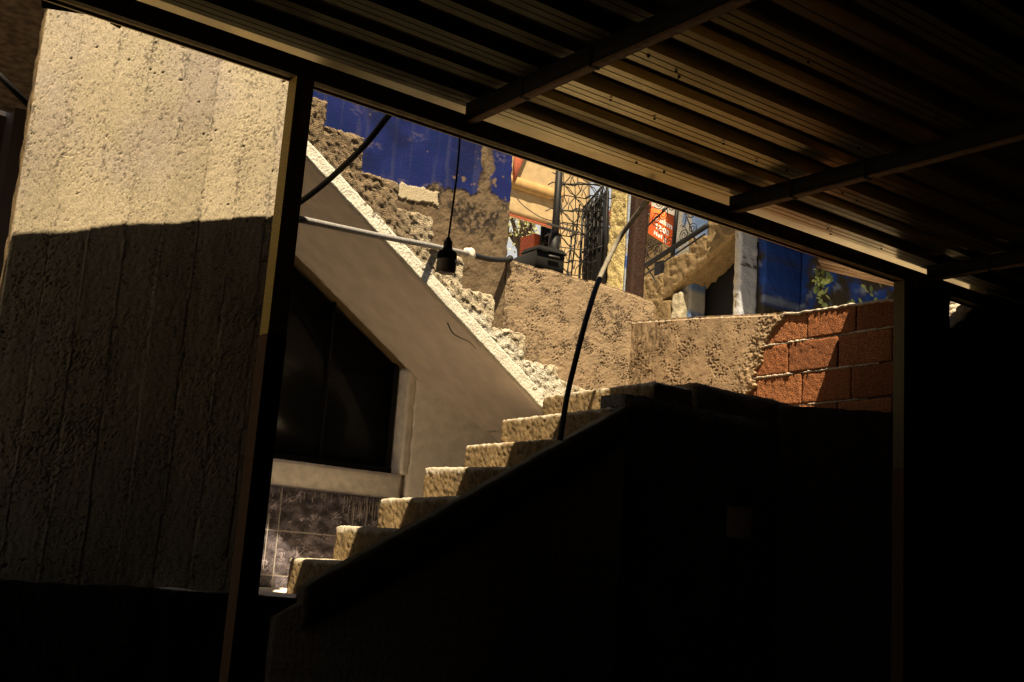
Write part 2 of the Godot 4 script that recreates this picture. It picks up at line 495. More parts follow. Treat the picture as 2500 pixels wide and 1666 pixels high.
# ---------------------------------------------------------------- the shed
func shed() -> void:
	var s := thing("shed", "dark open-fronted shed with ribbed tin roof on steel posts", "shed", Vector3(1.75, -1.55, -3.83))
	# posts: yellowed steel, right one darkened in colour for dimmer light, rusty below
	for e in [[Vector3(1.712, 1.770, -3.800).x, Vector3(1.782, 1.793, -3.800).x, Vector3(1.707, 0.804, -3.800).y], [Vector3(5.337, 1.773, -3.800).x, Vector3(5.337, 1.773, -3.800).x + 0.085, 0.75]]:
		put("post", box(Vector3(e[0], e[2], -3.868), Vector3(e[1], 1.765, -3.80)), M.post if e[0] < 3.0 else M.dimmed_post, s)
		put("post_foot", box(Vector3(e[0] - 0.002, -1.55, -3.87), Vector3(e[1] + 0.002, e[2], -3.798)), M.post_rust, s)
	put("front_beam", box(Vector3(-0.95, 1.765, -3.832), Vector3(9.2, 1.838, -3.80)), M.beam, s)
	# folded trim under the eave: a narrow flange, a bead and an upturned lip
	var st := start()
	bevel_box(Vector3(-0.95, 1.770, -3.862), Vector3(9.2, 1.776, -3.834), 0.001, st)
	bevel_box(Vector3(-0.95, 1.762, -3.871), Vector3(9.2, 1.80, -3.8625), 0.001, st)
	put("eave_trim", done(st), M.zinc, s)
	for x in [0.94, 2.447, 3.968, 5.53, 7.1]:
		var a := []
		for q in [[x, -3.795], [x + 0.034, -3.795], [x + 0.034, 2.5], [x, 2.5]]:
			a.append(Vector3(q[0], roof_h(q[1]) - 0.078, q[1]))
		for q in [[x, -3.795], [x + 0.034, -3.795], [x + 0.034, 2.5], [x, 2.5]]:
			a.append(Vector3(q[0], roof_h(q[1]) - 0.004, q[1]))
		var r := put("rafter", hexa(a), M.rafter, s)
		var lo := []
		for dy in [0.086, 0.079]:
			for q in [[x - 0.001, -3.79], [x + 0.035, -3.79], [x + 0.035, 2.5], [x - 0.001, 2.5]]:
				lo.append(Vector3(q[0], roof_h(q[1]) - dy, q[1]))
		put("lit_edge", hexa(lo), M.batten, r)  # pale strip painted as the lit underside of the rafter
		for z in [-3.42, -3.02, -2.3]:       # straps that tie the sheets to the rafter
			put("strap", box(Vector3(x - 0.003, roof_h(z) - 0.0885, z - 0.007), Vector3(x + 0.037, roof_h(z) - 0.006, z + 0.007)), M.iron, r)
	# trapezoid ribs along x
	var prof := []
	var pitch := 0.41
	var eave := sheet(240, 6, func(u, v):
		var x := lerpf(-0.95, 9.2, u)
		var z := lerpf(-3.80, lerpf(-4.19, -4.10, smooth(4.2, 4.35, x)) + 0.010 * NZ.get_noise_1d(x * 2.3) + 0.004 * sin(x * 9.0), v)
		return Vector3(x, roof_h(-4.0) + 0.012 + 0.035 * v + 0.002 * sin(v * 9.0), z))
	put("eave_strip", eave, M.zinc, s)
	var z := -3.845
	while z < 2.6:
		for q in [[0.0, 0.0], [0.033, 0.0], [0.035, 0.002], [0.038, 0.002], [0.040, 0.0], [0.072, 0.0], [0.074, 0.002], [0.077, 0.002], [0.079, 0.0], [0.112, 0.0], [0.120, 0.052], [0.198, 0.052], [0.206, 0.018], [0.245, 0.018], [0.247, 0.020], [0.250, 0.020], [0.252, 0.018], [0.285, 0.018], [0.293, 0.052], [0.402, 0.052]]:
			prof.append(Vector2(z + q[0], q[1]))
		z += pitch
	var per := 20 * 2
	var k := 0
	while k < prof.size() - 1:
		var part := prof.slice(k, mini(k + per + 12, prof.size()))
		var row := k / per
		for bay in [[-0.95, 2.54, 3], [2.53, 5.55, 5], [5.535, 9.2, 3]]:
			var sheet_st := start()
			sheet_st.set_smooth_group(-1)
			var lap: float = 0.0015 * (row % 2) + 0.001 * bay[2]
			for i in part.size() - 1:
				for e in int(bay[2]):
					var x0: float = lerpf(bay[0], bay[1], e / float(bay[2]))
					var x1: float = lerpf(bay[0], bay[1], (e + 1) / float(bay[2]))
					var w := func(x: float, c: Vector2) -> Vector3:
						return Vector3(x, roof_h(c.x) + c.y + lap + 0.004 * NF.get_noise_2d(x * 0.9, c.x * 1.1), c.x)
					var p0: Vector3 = w.call(x0, part[i])
					var p1: Vector3 = w.call(x1, part[i])
					var p2: Vector3 = w.call(x1, part[i + 1])
					var p3: Vector3 = w.call(x0, part[i + 1])
					for p in [p0, p1, p2, p0, p2, p3]: sheet_st.add_vertex(p)
			var bright: bool = bay[0] > 2.0 and bay[0] < 5.0 and row < 2  # only these sheets keep the lit zinc, the rest get the shaded copy
			put("roof_sheet", done(sheet_st), M.zinc if bright else M.shaded_zinc, s)
		k += per
	# screws through the near sheets
	for i in 26:
		var zz: float = -3.845 + 0.41 * rng.randi_range(0, 3) + 0.02 + 0.07 * rng.randf()
		var xx: float = rng.randf_range(2.6, 5.3)
		put("screw", lathe([Vector2(0, -0.004), Vector2(0.005, -0.003), Vector2(0.006, 0.002)], 8), M.iron, s, Vector3(xx, roof_h(zz) - 0.001, zz))
	# closed dark sides
	for w in [["shed_wall", Vector3(-1.05, -1.75, -3.7), Vector3(-0.95, 2.35, 2.6), M.soot, "sooty side wall of the shed left of the camera"],
			["shed_wall", Vector3(9.2, -1.75, -4.2), Vector3(9.3, 2.35, 2.6), M.rust_soot, "dark reddish side wall at the right end of the shed"],
			["shed_wall", Vector3(-1.05, -1.75, 2.6), Vector3(9.3, 2.35, 2.7), M.soot, "sooty back wall of the shed behind the camera"]]:
		var o := put(w[0], box(w[1], w[2]), w[3])
		tag(o, w[4], "wall")
	# front wall right of the second post: two dark pieces with a broken notch between them
	var f := thing("front_wall", "black front wall of the shed with a broken notch right of the thin post", "wall", Vector3(5.4, -1.55, -3.9))
	var n0: Vector3 = Vector3(5.855, 1.581, -3.900)
	var n1: Vector3 = Vector3(6.249, 1.888, -3.900)
	var t0: Vector3 = Vector3(5.553, 1.751, -3.900)
	var t1: Vector3 = Vector3(5.873, 1.821, -3.900)
	put("wall_piece", hexa([Vector3(5.45, -1.75, -3.87), Vector3(n0.x, -1.75, -3.87), Vector3(n0.x, -1.75, -4.0), Vector3(5.45, -1.75, -4.0),
		Vector3(5.45, t0.y, -3.87), Vector3(n0.x, t1.y, -3.87), Vector3(n0.x, t1.y, -4.0), Vector3(5.45, t0.y, -4.0)], 0.03, 0.012, 9.0), M.soot, f)
	put("wall_piece", hexa([Vector3(n0.x, -1.75, -3.868), Vector3(n1.x, -1.75, -3.868), Vector3(n1.x, -1.75, -4.0), Vector3(n0.x, -1.75, -4.0),
		Vector3(n0.x, n0.y, -3.868), Vector3(n1.x, n1.y, -3.868), Vector3(n1.x, n1.y, -4.0), Vector3(n0.x, n0.y, -4.0)], 0.025, 0.02, 14.0), M.soot, f)
	put("wall_piece", box(Vector3(n1.x + 0.002, -1.75, -4.0), Vector3(9.2, Vector3(6.377, 1.936, -3.900).y, -3.866), 0.06, 0.012, 9.0), M.soot, f)
	put("wall_piece", box(Vector3(5.45, t1.y + 0.05, -3.94), Vector3(n0.x - 0.02, 1.764, -3.868)), M.soot, f)

# ---------------------------------------------------------------- board-marked concrete panel
func panel() -> void:
	var a := Vector3(Vector3(0.996, 1.505, -4.550).x, 0, -4.55)
	var b := Vector3(Vector3(2.067, 1.766, -4.410).x, 0, -4.41)
	var dir := (b - a).normalized()
	var nrm := Vector3(-dir.z, 0, dir.x)
	if nrm.z < 0: nrm = -nrm
	var L := a.distance_to(b)
	var t := thing("concrete_wall", "tall board-marked concrete wall in hard sun, lower half in shadow, at the left", "wall", (a + b) / 2 + Vector3(0, -1.55, 0))
	var bw := L / 8.0
	var front := func(u: float, v: float) -> Vector3:
		var s := u * L
		var y := lerpf(-0.25, 2.15, v)
		var wav := 0.004 * NF.get_noise_1d(y * 1.5)
		var k := floori((s + wav) / bw)
		var fr := fposmod(s + wav, bw) / bw
		var d := 0.002 * NF.get_noise_1d(k * 37.7) + 0.003 * NZ.get_noise_3d(s * 5.0, y * 1.6, k * 9.0)
		d += 0.0016 * NZ.get_noise_3d(s * 40.0, y * 22.0, 4.0)
		var joint := minf(fr, 1.0 - fr) * bw
		if joint < 0.006: d += (0.002 if NF.get_noise_2d(k * 13.1, y * 2.2) > 0.0 else -0.002) * (1.0 - joint / 0.006)
		# air holes, thickest near the joints and at the top
		var dens := 0.10 + 0.30 * smooth(0.03, 0.0, joint) + 0.16 * smooth(0.9, 2.0, y)
		var q := Vector3(s, y, 0.0)
		var c := NC.get_noise_3d(s * 46.0 + 0.8 * NZ.get_noise_2d(s * 60.0, y * 60.0), y * 60.0, 1.0)
		var m := NZ.get_noise_3d(s * 3.1, y * 2.3, 9.0)
		if c < -0.93 + dens * 0.22 * (m + 0.5): d -= 0.008
		var c2 := NC.get_noise_3d(s * 95.0, y * 120.0, 7.0)
		if c2 < -0.86 + 0.3 * m: d -= 0.004
		if u == 0.0 or u == 1.0: d -= 0.012 + 0.012 * NZ.get_noise_1d(y * 9.0)
		return a + dir * s + Vector3(0, y, 0) + nrm * d
	var tint := func(p: Vector3) -> Color:
		var s := (p - a).dot(dir)
		var k := floori(s / bw)
		var w := 0.84 + 0.22 * NF.get_noise_1d(k * 71.3) + 0.16 * NZ.get_noise_3d(p.x * 2.2, p.y * 1.3, p.z)
		var fr := fposmod(s, bw) / bw
		var near := smooth(0.3, 0.0, minf(fr, 1.0 - fr)) * smooth(-0.2, 0.3, NF.get_noise_2d(k * 9.0, p.y * 3.0))
		w *= 1.0 - 0.6 * smooth(0.34, 0.46, NZ.get_noise_3d(s * 70.0, p.y * 55.0, 14.0) + 0.22 * near + 0.25 * NZ.get_noise_3d(s * 4.0, p.y * 3.0, 15.0))
		w *= 1.0 - 0.25 * smooth(0.035, 0.0, minf(fr, 1.0 - fr)) * smooth(-0.3, 0.2, NF.get_noise_2d(k * 19.0, p.y * 4.0))
		var pinkish := smooth(0.05, 0.5, NZ.get_noise_3d(p.x * 1.7 + 9.0, p.y * 1.1, 3.0) + 0.25 * (p.y - 1.2))
		return Color(w, w, w).lerp(Color(w * 0.93, w * 0.93, w * 1.10), pinkish * 0.8)
	put("face", sheet(250, 430, front, tint), M.panel, t)
	var back := []
	for y in [-0.6, 2.15]:
		for q in [a - nrm * 0.012, b - nrm * 0.012, b - nrm * 0.16, a - nrm * 0.16]:
			back.append(q + Vector3(0, y, 0))
	put("body", hexa(back, 0.03, 0.012, 10.0), M.stair, t)
	var top := []
	for y in [2.152, 3.2]:
		for q in [a, b, b - nrm * 0.16, a - nrm * 0.16]:
			top.append(q + Vector3(0, y, 0))
	put("added_top", hexa(top, 0.08, 0.006, 8.0), M.stair, t)  # unseen extension above the roof, added to keep sun off the window wall

# ---------------------------------------------------------------- dim neighbour left of the panel
func neighbour() -> void:
	var t := thing("neighbour_house", "dim brown overhanging storey seen left of the concrete wall", "house", Vector3(0.2, -0.1, -6.2))
	var e: Vector3 = Vector3(1.319, 2.250, -6.416)
	put("overhang", box(Vector3(-3.0, 2.25, e.z), Vector3(1.45, 2.45, -4.75), 0.05, 0.006, 5.0), M.brown_plaster, t)
	put("wall", box(Vector3(-3.0, -0.1, e.z - 0.6), Vector3(1.6, 2.248, e.z - 0.4)), M.cable_brown, t)
	put("lintel", box(Vector3(-3.0, 2.05, e.z - 0.398), Vector3(1.5, 2.247, e.z - 0.06)), M.cable_brown, t)

# ---------------------------------------------------------------- blue house: wall, window, tiles
func house() -> void:
	var t := thing("blue_house", "house wall with flaking blue paint above bare plaster and a dark window below", "house", Vector3(3.0, -0.1, -6.15))
	var xr: float = Vector3(4.297, 2.797, -6.050).x
	var xb: float = Vector3(4.311, 2.075, -6.050).x
	var right := func(y: float) -> float: return lerpf(xb, xr, (y - 2.08) / 0.72)
	var boundary := func(x: float) -> float:
		return lerpf(2.27, 2.45, smooth(3.0, 4.2, x)) + 0.05 * NZ.get_noise_2d(x * 6.0, 2.0) + 0.02 * NZ.get_noise_2d(x * 30.0, 5.0)
	var p0: Vector3 = Vector3(3.464, 2.337, -6.050)
	var p1: Vector3 = Vector3(3.746, 2.304, -6.050)
	var patch := func(x: float, y: float) -> float:   # cream render left on the wall
		var e := 0.018 * NZ.get_noise_2d(x * 14.0, y * 14.0)
		var top: float = lerpf(Vector3(3.469, 2.353, -6.050).y, Vector3(3.740, 2.359, -6.050).y, (x - p0.x) / (p1.x - p0.x))
		var bot: float = lerpf(Vector3(3.479, 2.255, -6.050).y, Vector3(3.748, 2.279, -6.050).y, (x - p0.x) / (p1.x - p0.x))
		return minf(minf(x - p0.x, p1.x - x), minf(top - y, y - bot)) + e
	var streak := func(x: float, y: float) -> float:
		var c := 4.085 + 0.03 * NZ.get_noise_2d(y * 3.0, 8.0)
		return 0.052 + 0.035 * NZ.get_noise_2d(y * 6.0, x * 9.0) - absf(x - c)
	var fn := func(u: float, v: float) -> Vector3:
		var x := lerpf(2.2, right.call(2.4), u)
		var y := lerpf(maxf(0.9, soffit(x) + 0.02), 3.3, v)
		x += (right.call(y) - right.call(2.4)) * u
		var paint: float = smooth(-0.006, 0.006, y - boundary.call(x)) * (1.0 - smooth(0.0, 0.02, streak.call(x, y)))
		var d := 0.006 * paint + (1.0 - paint) * (0.006 * NZ.get_noise_3d(x * 13.0, y * 13.0, 1.0) + 0.007 * absf(NZ.get_noise_3d(x * 34.0, y * 30.0, 3.0)))
		d += 0.002 * NZ.get_noise_3d(x * 5.0, y * 5.0, 4.0) * paint
		if patch.call(x, y) > 0.0: d = 0.012 + 0.002 * NZ.get_noise_3d(x * 20.0, y * 20.0, 4.0)
		if u == 1.0: d -= 0.03
		return Vector3(x + 0.008 * NZ.get_noise_2d(y * 14.0, 1.0) * u, y, -6.05 + d)
	var tint := func(p: Vector3) -> Color:
		var bare := Color(0.185, 0.13, 0.075)  # plaster tone lowered for dark staining and part of the steps' shadow
		var n := NZ.get_noise_3d(p.x * 9.0, p.y * 9.0, 2.0)
		bare = bare * (1.0 + 0.35 * n)
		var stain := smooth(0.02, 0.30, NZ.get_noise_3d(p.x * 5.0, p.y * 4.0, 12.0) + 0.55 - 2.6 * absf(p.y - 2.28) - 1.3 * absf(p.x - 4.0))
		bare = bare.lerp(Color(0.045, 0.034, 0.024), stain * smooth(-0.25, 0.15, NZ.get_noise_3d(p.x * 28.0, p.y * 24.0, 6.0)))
		var blue := Color(0.008, 0.019, 0.135) * (1.0 + 0.30 * NZ.get_noise_3d(p.x * 3.0, p.y * 3.0, 7.0))
		var scuff := smooth(0.16, 0.5, NZ.get_noise_3d(p.x * 2.4, p.y * 6.5, 21.0)) * smooth(0.0, 0.45, NZ.get_noise_3d(p.x * 22.0, p.y * 30.0, 22.0) + 0.15)
		blue = blue.lerp(Color(0.16, 0.13, 0.17), scuff * 0.7)
		blue = blue.lerp(Color(0.05, 0.055, 0.14), 0.5 * smooth(0.05, 0.4, NZ.get_noise_3d(p.x * 16.0, p.y * 1.4, 23.0)))
		blue = blue.lerp(Color(0.004, 0.007, 0.05), 0.6 * smooth(0.1, 0.4, NZ.get_noise_3d(p.x * 2.0, p.y * 1.6, 24.0)))
		var chip := NZ.get_noise_3d(p.x * 11.0, p.y * 11.0, 31.0) + 0.30 * smooth(0.20, 0.0, p.y - boundary.call(p.x)) * smooth(3.6, 4.0, p.x) + 0.25 * smooth(0.2, 0.0, absf(p.x - 4.08))
		blue = blue.lerp(Color(0.22, 0.15, 0.10), smooth(0.62, 0.70, chip))
		var paint: float = smooth(-0.006, 0.006, p.y - boundary.call(p.x)) * (1.0 - smooth(0.0, 0.02, streak.call(p.x, p.y)))
		var c := bare.lerp(blue, paint)
		if streak.call(p.x, p.y) > 0.0 and p.y > boundary.call(p.x): c = c.lerp(Color(0.05, 0.035, 0.025), 0.6 * smooth(0.0, 0.3, NZ.get_noise_3d(p.x * 12.0, p.y * 4.0, 41.0)))
		if patch.call(p.x, p.y) > 0.0: c = Color(0.60, 0.50, 0.33)
		c.a = 1.0
		return c
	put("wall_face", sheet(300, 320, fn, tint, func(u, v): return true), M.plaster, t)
	var xs: float = xb - 0.012
	put("wall_core", hexa([Vector3(1.2, soffit(1.2) + 0.03, -6.075), Vector3(xs, soffit(xs) + 0.03, -6.075), Vector3(xs, soffit(xs) + 0.03, -6.24), Vector3(1.2, soffit(1.2) + 0.03, -6.24),
		Vector3(1.2, 3.6, -6.075), Vector3(xs, 3.6, -6.075), Vector3(xs, 3.6, -6.24), Vector3(1.2, 3.6, -6.24)], 0.06, 0.006, 8.0), M.stair, t)
	# under the stair: plastered band below the window, the return beside it
	put("window_breast", box(Vector3(1.2, -0.35, -6.24), Vector3(3.672, 0.60, -6.05), 0.025, 0.004, 14.0, 0.006), M.inner_wall, t)
	put("window_jamb", hexa([Vector3(3.655, 0.602, -6.045), Vector3(3.715, 0.602, -6.045), Vector3(3.715, 0.602, -6.235), Vector3(3.655, 0.602, -6.235),
		Vector3(3.655, soffit(3.66) + 0.03, -6.045), Vector3(3.715, soffit(3.72) + 0.03, -6.045), Vector3(3.715, soffit(3.72) + 0.03, -6.235), Vector3(3.655, soffit(3.66) + 0.03, -6.235)], 0.02, 0.004, 16.0), M.inner_wall, t)
	put("return_wall", hexa([Vector3(3.7, -0.35, -6.048), Vector3(4.32, -0.35, -5.80), Vector3(4.36, -0.35, -6.04), Vector3(3.72, -0.35, -6.20),
		Vector3(3.7, soffit(3.7) + 0.03, -6.048), Vector3(4.32, soffit(4.32) + 0.03, -5.80), Vector3(4.36, soffit(4.36) + 0.03, -6.04), Vector3(3.72, soffit(3.72) + 0.03, -6.20)], 0.03, 0.003, 12.0), M.inner_wall, t)
	# window: frame, two panes, the dark room behind
	var w := put("window", box(Vector3(2.0, 0.602, -6.19), Vector3(3.652, 0.64, -6.15)), M.iron, t)
	for x in [2.0, 2.55, 3.17, 3.615]:
		put("mullion", box(Vector3(x, 0.642, -6.188), Vector3(x + (0.03 if x > 3.5 else 0.012), minf(2.2, soffit(x) + 0.03), -6.152)), M.iron, w)
	put("pane", hexa([Vector3(2.03, 0.642, -6.165), Vector3(3.615, 0.642, -6.165), Vector3(3.615, 0.642, -6.171), Vector3(2.03, 0.642, -6.171),
		Vector3(2.03, 2.2, -6.165), Vector3(3.615, 1.26, -6.165), Vector3(3.615, 1.26, -6.171), Vector3(2.03, 2.2, -6.171)]), M.glass, w)
	put("room", box(Vector3(1.3, 0.3, -8.0), Vector3(4.2, 2.9, -6.3)), M.cable_brown, t)
	# dark marbled tiles
	var tw: float = Vector3(3.448, 0.442, -6.050).x - Vector3(2.911, 0.452, -6.050).x
	var x0: float = Vector3(2.911, 0.452, -6.050).x
	var ys := [0.452, 0.212, -0.028, -0.268]
	var g := put("grout_bed", box(Vector3(1.3, -0.3, -6.049), Vector3(3.69, 0.45, -6.0418)), M.grout, t)
	for r in 3:
		for c in range(-3, 2):
			var xa := maxf(1.3, x0 + c * tw + 0.0035)
			var xe := minf(3.69, x0 + (c + 1) * tw - 0.0035)
			if xe - xa < 0.05: continue
			var lean := rng.randf_range(-0.0008, 0.0008)
			put("wall_tile", box(Vector3(xa, ys[r + 1] + 0.0035, -6.0415), Vector3(xe, ys[r] - 0.0035, -6.0405 + lean), 0.0, 0.0, 1.0, 0.0012), M.tile[(r * 5 + c * 3 + 30) % 3], t)
	# runs of lime wash on the tiles
	var st := start()
	for i in 46:
		var x := 2.85 + rng.randf() * 0.72
		if i < 24: x = 3.28 + rng.randf() * 0.28
		var ln := rng.randf_range(0.015, 0.05) if i >= 24 else rng.randf_range(0.03, 0.11)
		var top := 0.45 - (0.07 if i < 24 else 0.05) * rng.randf()
		bevel_box(Vector3(x, top - ln, -6.0402), Vector3(x + 0.0035, top, -6.0385), 0.0005, st)
	bevel_box(Vector3(2.845, 0.0, -6.0402), Vector3(2.851, 0.30, -6.0385), 0.0005, st)
	var dr := put("lime_runs", done(st), M.grout, t)
	dr.set_meta("kind", "stuff")

# ---------------------------------------------------------------- upper flight
func upper_stair() -> void:
	var t := thing("upper_stair", "steep raw concrete stair climbing left, smooth grey underside, white-washed edge", "stair", Vector3(3.3, 1.0, -5.6))
	var xa := 1.5
	var xe := 4.30
	var zf := -5.2
	var zb := -6.02
	var th := 0.075
	zb = -6.045
	put("slab", hexa([Vector3(xa, soffit(xa), zf - 0.02), Vector3(xe, soffit(xe), zf - 0.02), Vector3(xe, soffit(xe), zb), Vector3(xa, soffit(xa), zb),
		Vector3(xa, soffit(xa) + th, zf - 0.02), Vector3(xe, soffit(xe) + th, zf - 0.02), Vector3(xe, soffit(xe) + th, zb), Vector3(xa, soffit(xa) + th, zb)], 0.03, 0.0025, 6.0), M.slab, t)
	put("edge_band", hexa([Vector3(xa, soffit(xa) + 0.003, zf), Vector3(xe, soffit(xe) + 0.003, zf), Vector3(xe, soffit(xe) + 0.003, zf - 0.019), Vector3(xa, soffit(xa) + 0.003, zf - 0.019),
		Vector3(xa, soffit(xa) + 0.085, zf), Vector3(xe, soffit(xe) + 0.085, zf), Vector3(xe, soffit(xe) + 0.085, zf - 0.019), Vector3(xa, soffit(xa) + 0.085, zf - 0.019)], 0.009, 0.004, 13.0), M.slab_edge, t)
	var wash := func(p: Vector3) -> Color:      # lime slopped along the edge, more of it lower down
		var d := p.y - soffit(p.x) - th
		var n := NZ.get_noise_3d(p.x * 9.0, p.y * 9.0, 35.0)
		var f := smooth(0.02, -0.02, d - 0.015 - 0.15 * smooth(3.3, 4.1, p.x) - 0.05 * n)
		var c := Color(0.31, 0.225, 0.135).lerp(Color(0.70, 0.59, 0.41), smooth(2.9, 3.4, p.x)) * (1.0 + 0.3 * n)
		c = c.lerp(Color(0.09, 0.06, 0.035), 0.8 * smooth(0.20, 0.38, NZ.get_noise_3d(p.x * 44.0, p.y * 50.0, p.z * 44.0)) * (1.0 - f))
		c = c.lerp(Color(0.80, 0.74, 0.60), f)
		c.a = 1.0
		return c
	put("edge_crack", tube([Vector3(3.371, 1.350, -5.235), Vector3(3.410, 1.302, -5.235), Vector3(3.462, 1.284, -5.235), Vector3(3.516, 1.271, -5.230), Vector3(3.562, 1.240, -5.225)], 0.0042, 0.0015, 5, 6), M.rubber, t)  # black tube drawn in place of a crack in the soffit edge
	var xs := [1.85, 2.08, 2.31, 2.53, 2.76, 2.99, 3.22, 3.43, 3.65, 3.88, 4.13]
	var hs := [2.86, 2.69, 2.52, 2.34, 2.21, 2.03, 1.89, 1.72, 1.55, 1.38, 1.235]
	for i in xs.size():
		var x0: float = xs[i] - 0.235 if i == 0 else xs[i - 1] - 0.01
		var x1: float = xs[i]
		var c := [Vector3(x0, soffit(x0) + 0.052, zf - 0.004), Vector3(x1, soffit(x1) + 0.052, zf - 0.004), Vector3(x1, soffit(x1) + 0.052, zb), Vector3(x0, soffit(x0) + 0.052, zb),
			Vector3(x0, hs[i], zf - 0.008), Vector3(x1, hs[i], zf - 0.008), Vector3(x1, hs[i] - 0.01, zb), Vector3(x0, hs[i], zb)]
		put("step", hexa(c, 0.009, 0.016, 21.0, 0.014, wash), M.rough_plaster, t)
	var x2 := 4.12
	put("step", hexa([Vector3(x2, 0.9, zf + 0.01), Vector3(4.75, 0.9, zf + 0.01), Vector3(4.75, 0.9, zb), Vector3(x2, 0.9, zb),
		Vector3(x2, 1.17, zf + 0.006), Vector3(4.62, 1.075, zf + 0.006), Vector3(4.7, 1.1, zb), Vector3(x2, 1.18, zb)], 0.010, 0.010, 28.0, 0.02, wash), M.rough_plaster, t)

# ---------------------------------------------------------------- lower flight, its side and the landing
func lower_stair() -> void:
	var t := thing("lower_stair", "raw concrete stair climbing right to a landing, its near side in black shade", "stair", Vector3(3.4, -1.55, -4.7))
	var xs := [2.57, 2.79, 3.02, 3.26, 3.50, 3.74, 4.01]
	var hs := [0.065, 0.225, 0.39, 0.56, 0.725, 0.89, 1.06]
	var sun_rim := func(p: Vector3, top: float) -> Color:      # sunlit rim painted pale along the nosing, dark grime in the pores below
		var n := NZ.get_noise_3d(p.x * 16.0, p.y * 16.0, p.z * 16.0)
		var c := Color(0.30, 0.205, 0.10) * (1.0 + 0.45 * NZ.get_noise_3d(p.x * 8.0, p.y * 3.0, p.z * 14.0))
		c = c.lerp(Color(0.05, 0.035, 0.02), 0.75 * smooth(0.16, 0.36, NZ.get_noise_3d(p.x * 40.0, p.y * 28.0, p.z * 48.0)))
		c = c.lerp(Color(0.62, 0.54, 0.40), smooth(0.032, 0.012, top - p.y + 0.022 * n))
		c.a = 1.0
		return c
	for i in 7:
		var x1: float = xs[i + 1] + 0.03 if i < 6 else 4.3
		var j := rng.randf_range(-0.008, 0.008)
		var c := corners(Vector3(xs[i] + j, hs[i] - 0.26, -5.19), Vector3(x1, hs[i], -4.315))
		for q in [4, 5, 6, 7]: c[q].y += rng.randf_range(-0.014, 0.010)
		for q in [4, 7]: c[q].x += rng.randf_range(0.0, 0.022)
		c[4].y -= 0.012
		put("step", hexa(c, 0.010, 0.0075, 36.0, 0.016, sun_rim.bind(hs[i])), M.sun_rim_stair, t)
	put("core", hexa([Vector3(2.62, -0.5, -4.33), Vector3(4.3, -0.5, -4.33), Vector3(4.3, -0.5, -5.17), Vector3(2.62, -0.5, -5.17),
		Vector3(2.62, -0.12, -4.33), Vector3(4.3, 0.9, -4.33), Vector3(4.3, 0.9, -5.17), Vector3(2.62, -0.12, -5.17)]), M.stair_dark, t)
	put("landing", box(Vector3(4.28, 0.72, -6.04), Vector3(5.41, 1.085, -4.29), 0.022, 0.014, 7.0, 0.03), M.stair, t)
	put("shade_block", hexa([Vector3(4.9, -1.5, -4.25), Vector3(5.405, -1.5, -3.90), Vector3(5.405, -1.5, -4.285), Vector3(4.9, -1.5, -4.285), Vector3(4.9, 1.05, -4.25), Vector3(5.405, 1.06, -3.90), Vector3(5.405, 1.07, -4.285), Vector3(4.9, 1.06, -4.285)], 0.03, 0.012, 8.0), M.bark, t)  # added dark mass, stands in for shadow over the lowest blocks
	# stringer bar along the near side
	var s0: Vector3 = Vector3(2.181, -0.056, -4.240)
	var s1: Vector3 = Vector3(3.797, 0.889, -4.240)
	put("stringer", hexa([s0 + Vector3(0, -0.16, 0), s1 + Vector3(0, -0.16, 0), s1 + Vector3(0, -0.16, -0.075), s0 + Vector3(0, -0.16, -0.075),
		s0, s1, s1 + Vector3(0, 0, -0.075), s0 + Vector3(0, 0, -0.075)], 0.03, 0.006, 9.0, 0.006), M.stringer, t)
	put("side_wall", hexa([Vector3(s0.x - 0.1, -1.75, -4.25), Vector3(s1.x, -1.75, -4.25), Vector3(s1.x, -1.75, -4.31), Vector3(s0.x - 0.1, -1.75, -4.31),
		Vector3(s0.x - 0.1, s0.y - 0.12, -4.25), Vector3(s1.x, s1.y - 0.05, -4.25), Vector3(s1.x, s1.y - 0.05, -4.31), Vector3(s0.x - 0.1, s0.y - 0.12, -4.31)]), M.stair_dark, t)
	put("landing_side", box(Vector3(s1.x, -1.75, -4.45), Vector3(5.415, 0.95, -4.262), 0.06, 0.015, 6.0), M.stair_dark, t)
	var lo := put("yard_edge", box(Vector3(-1.0, -1.75, -4.36), Vector3(2.6, -0.10, -4.30), 0.04, 0.012, 8.0), M.bark, t)
	lo.set_meta("label", "rough dark kerb of the yard at the stair's foot")

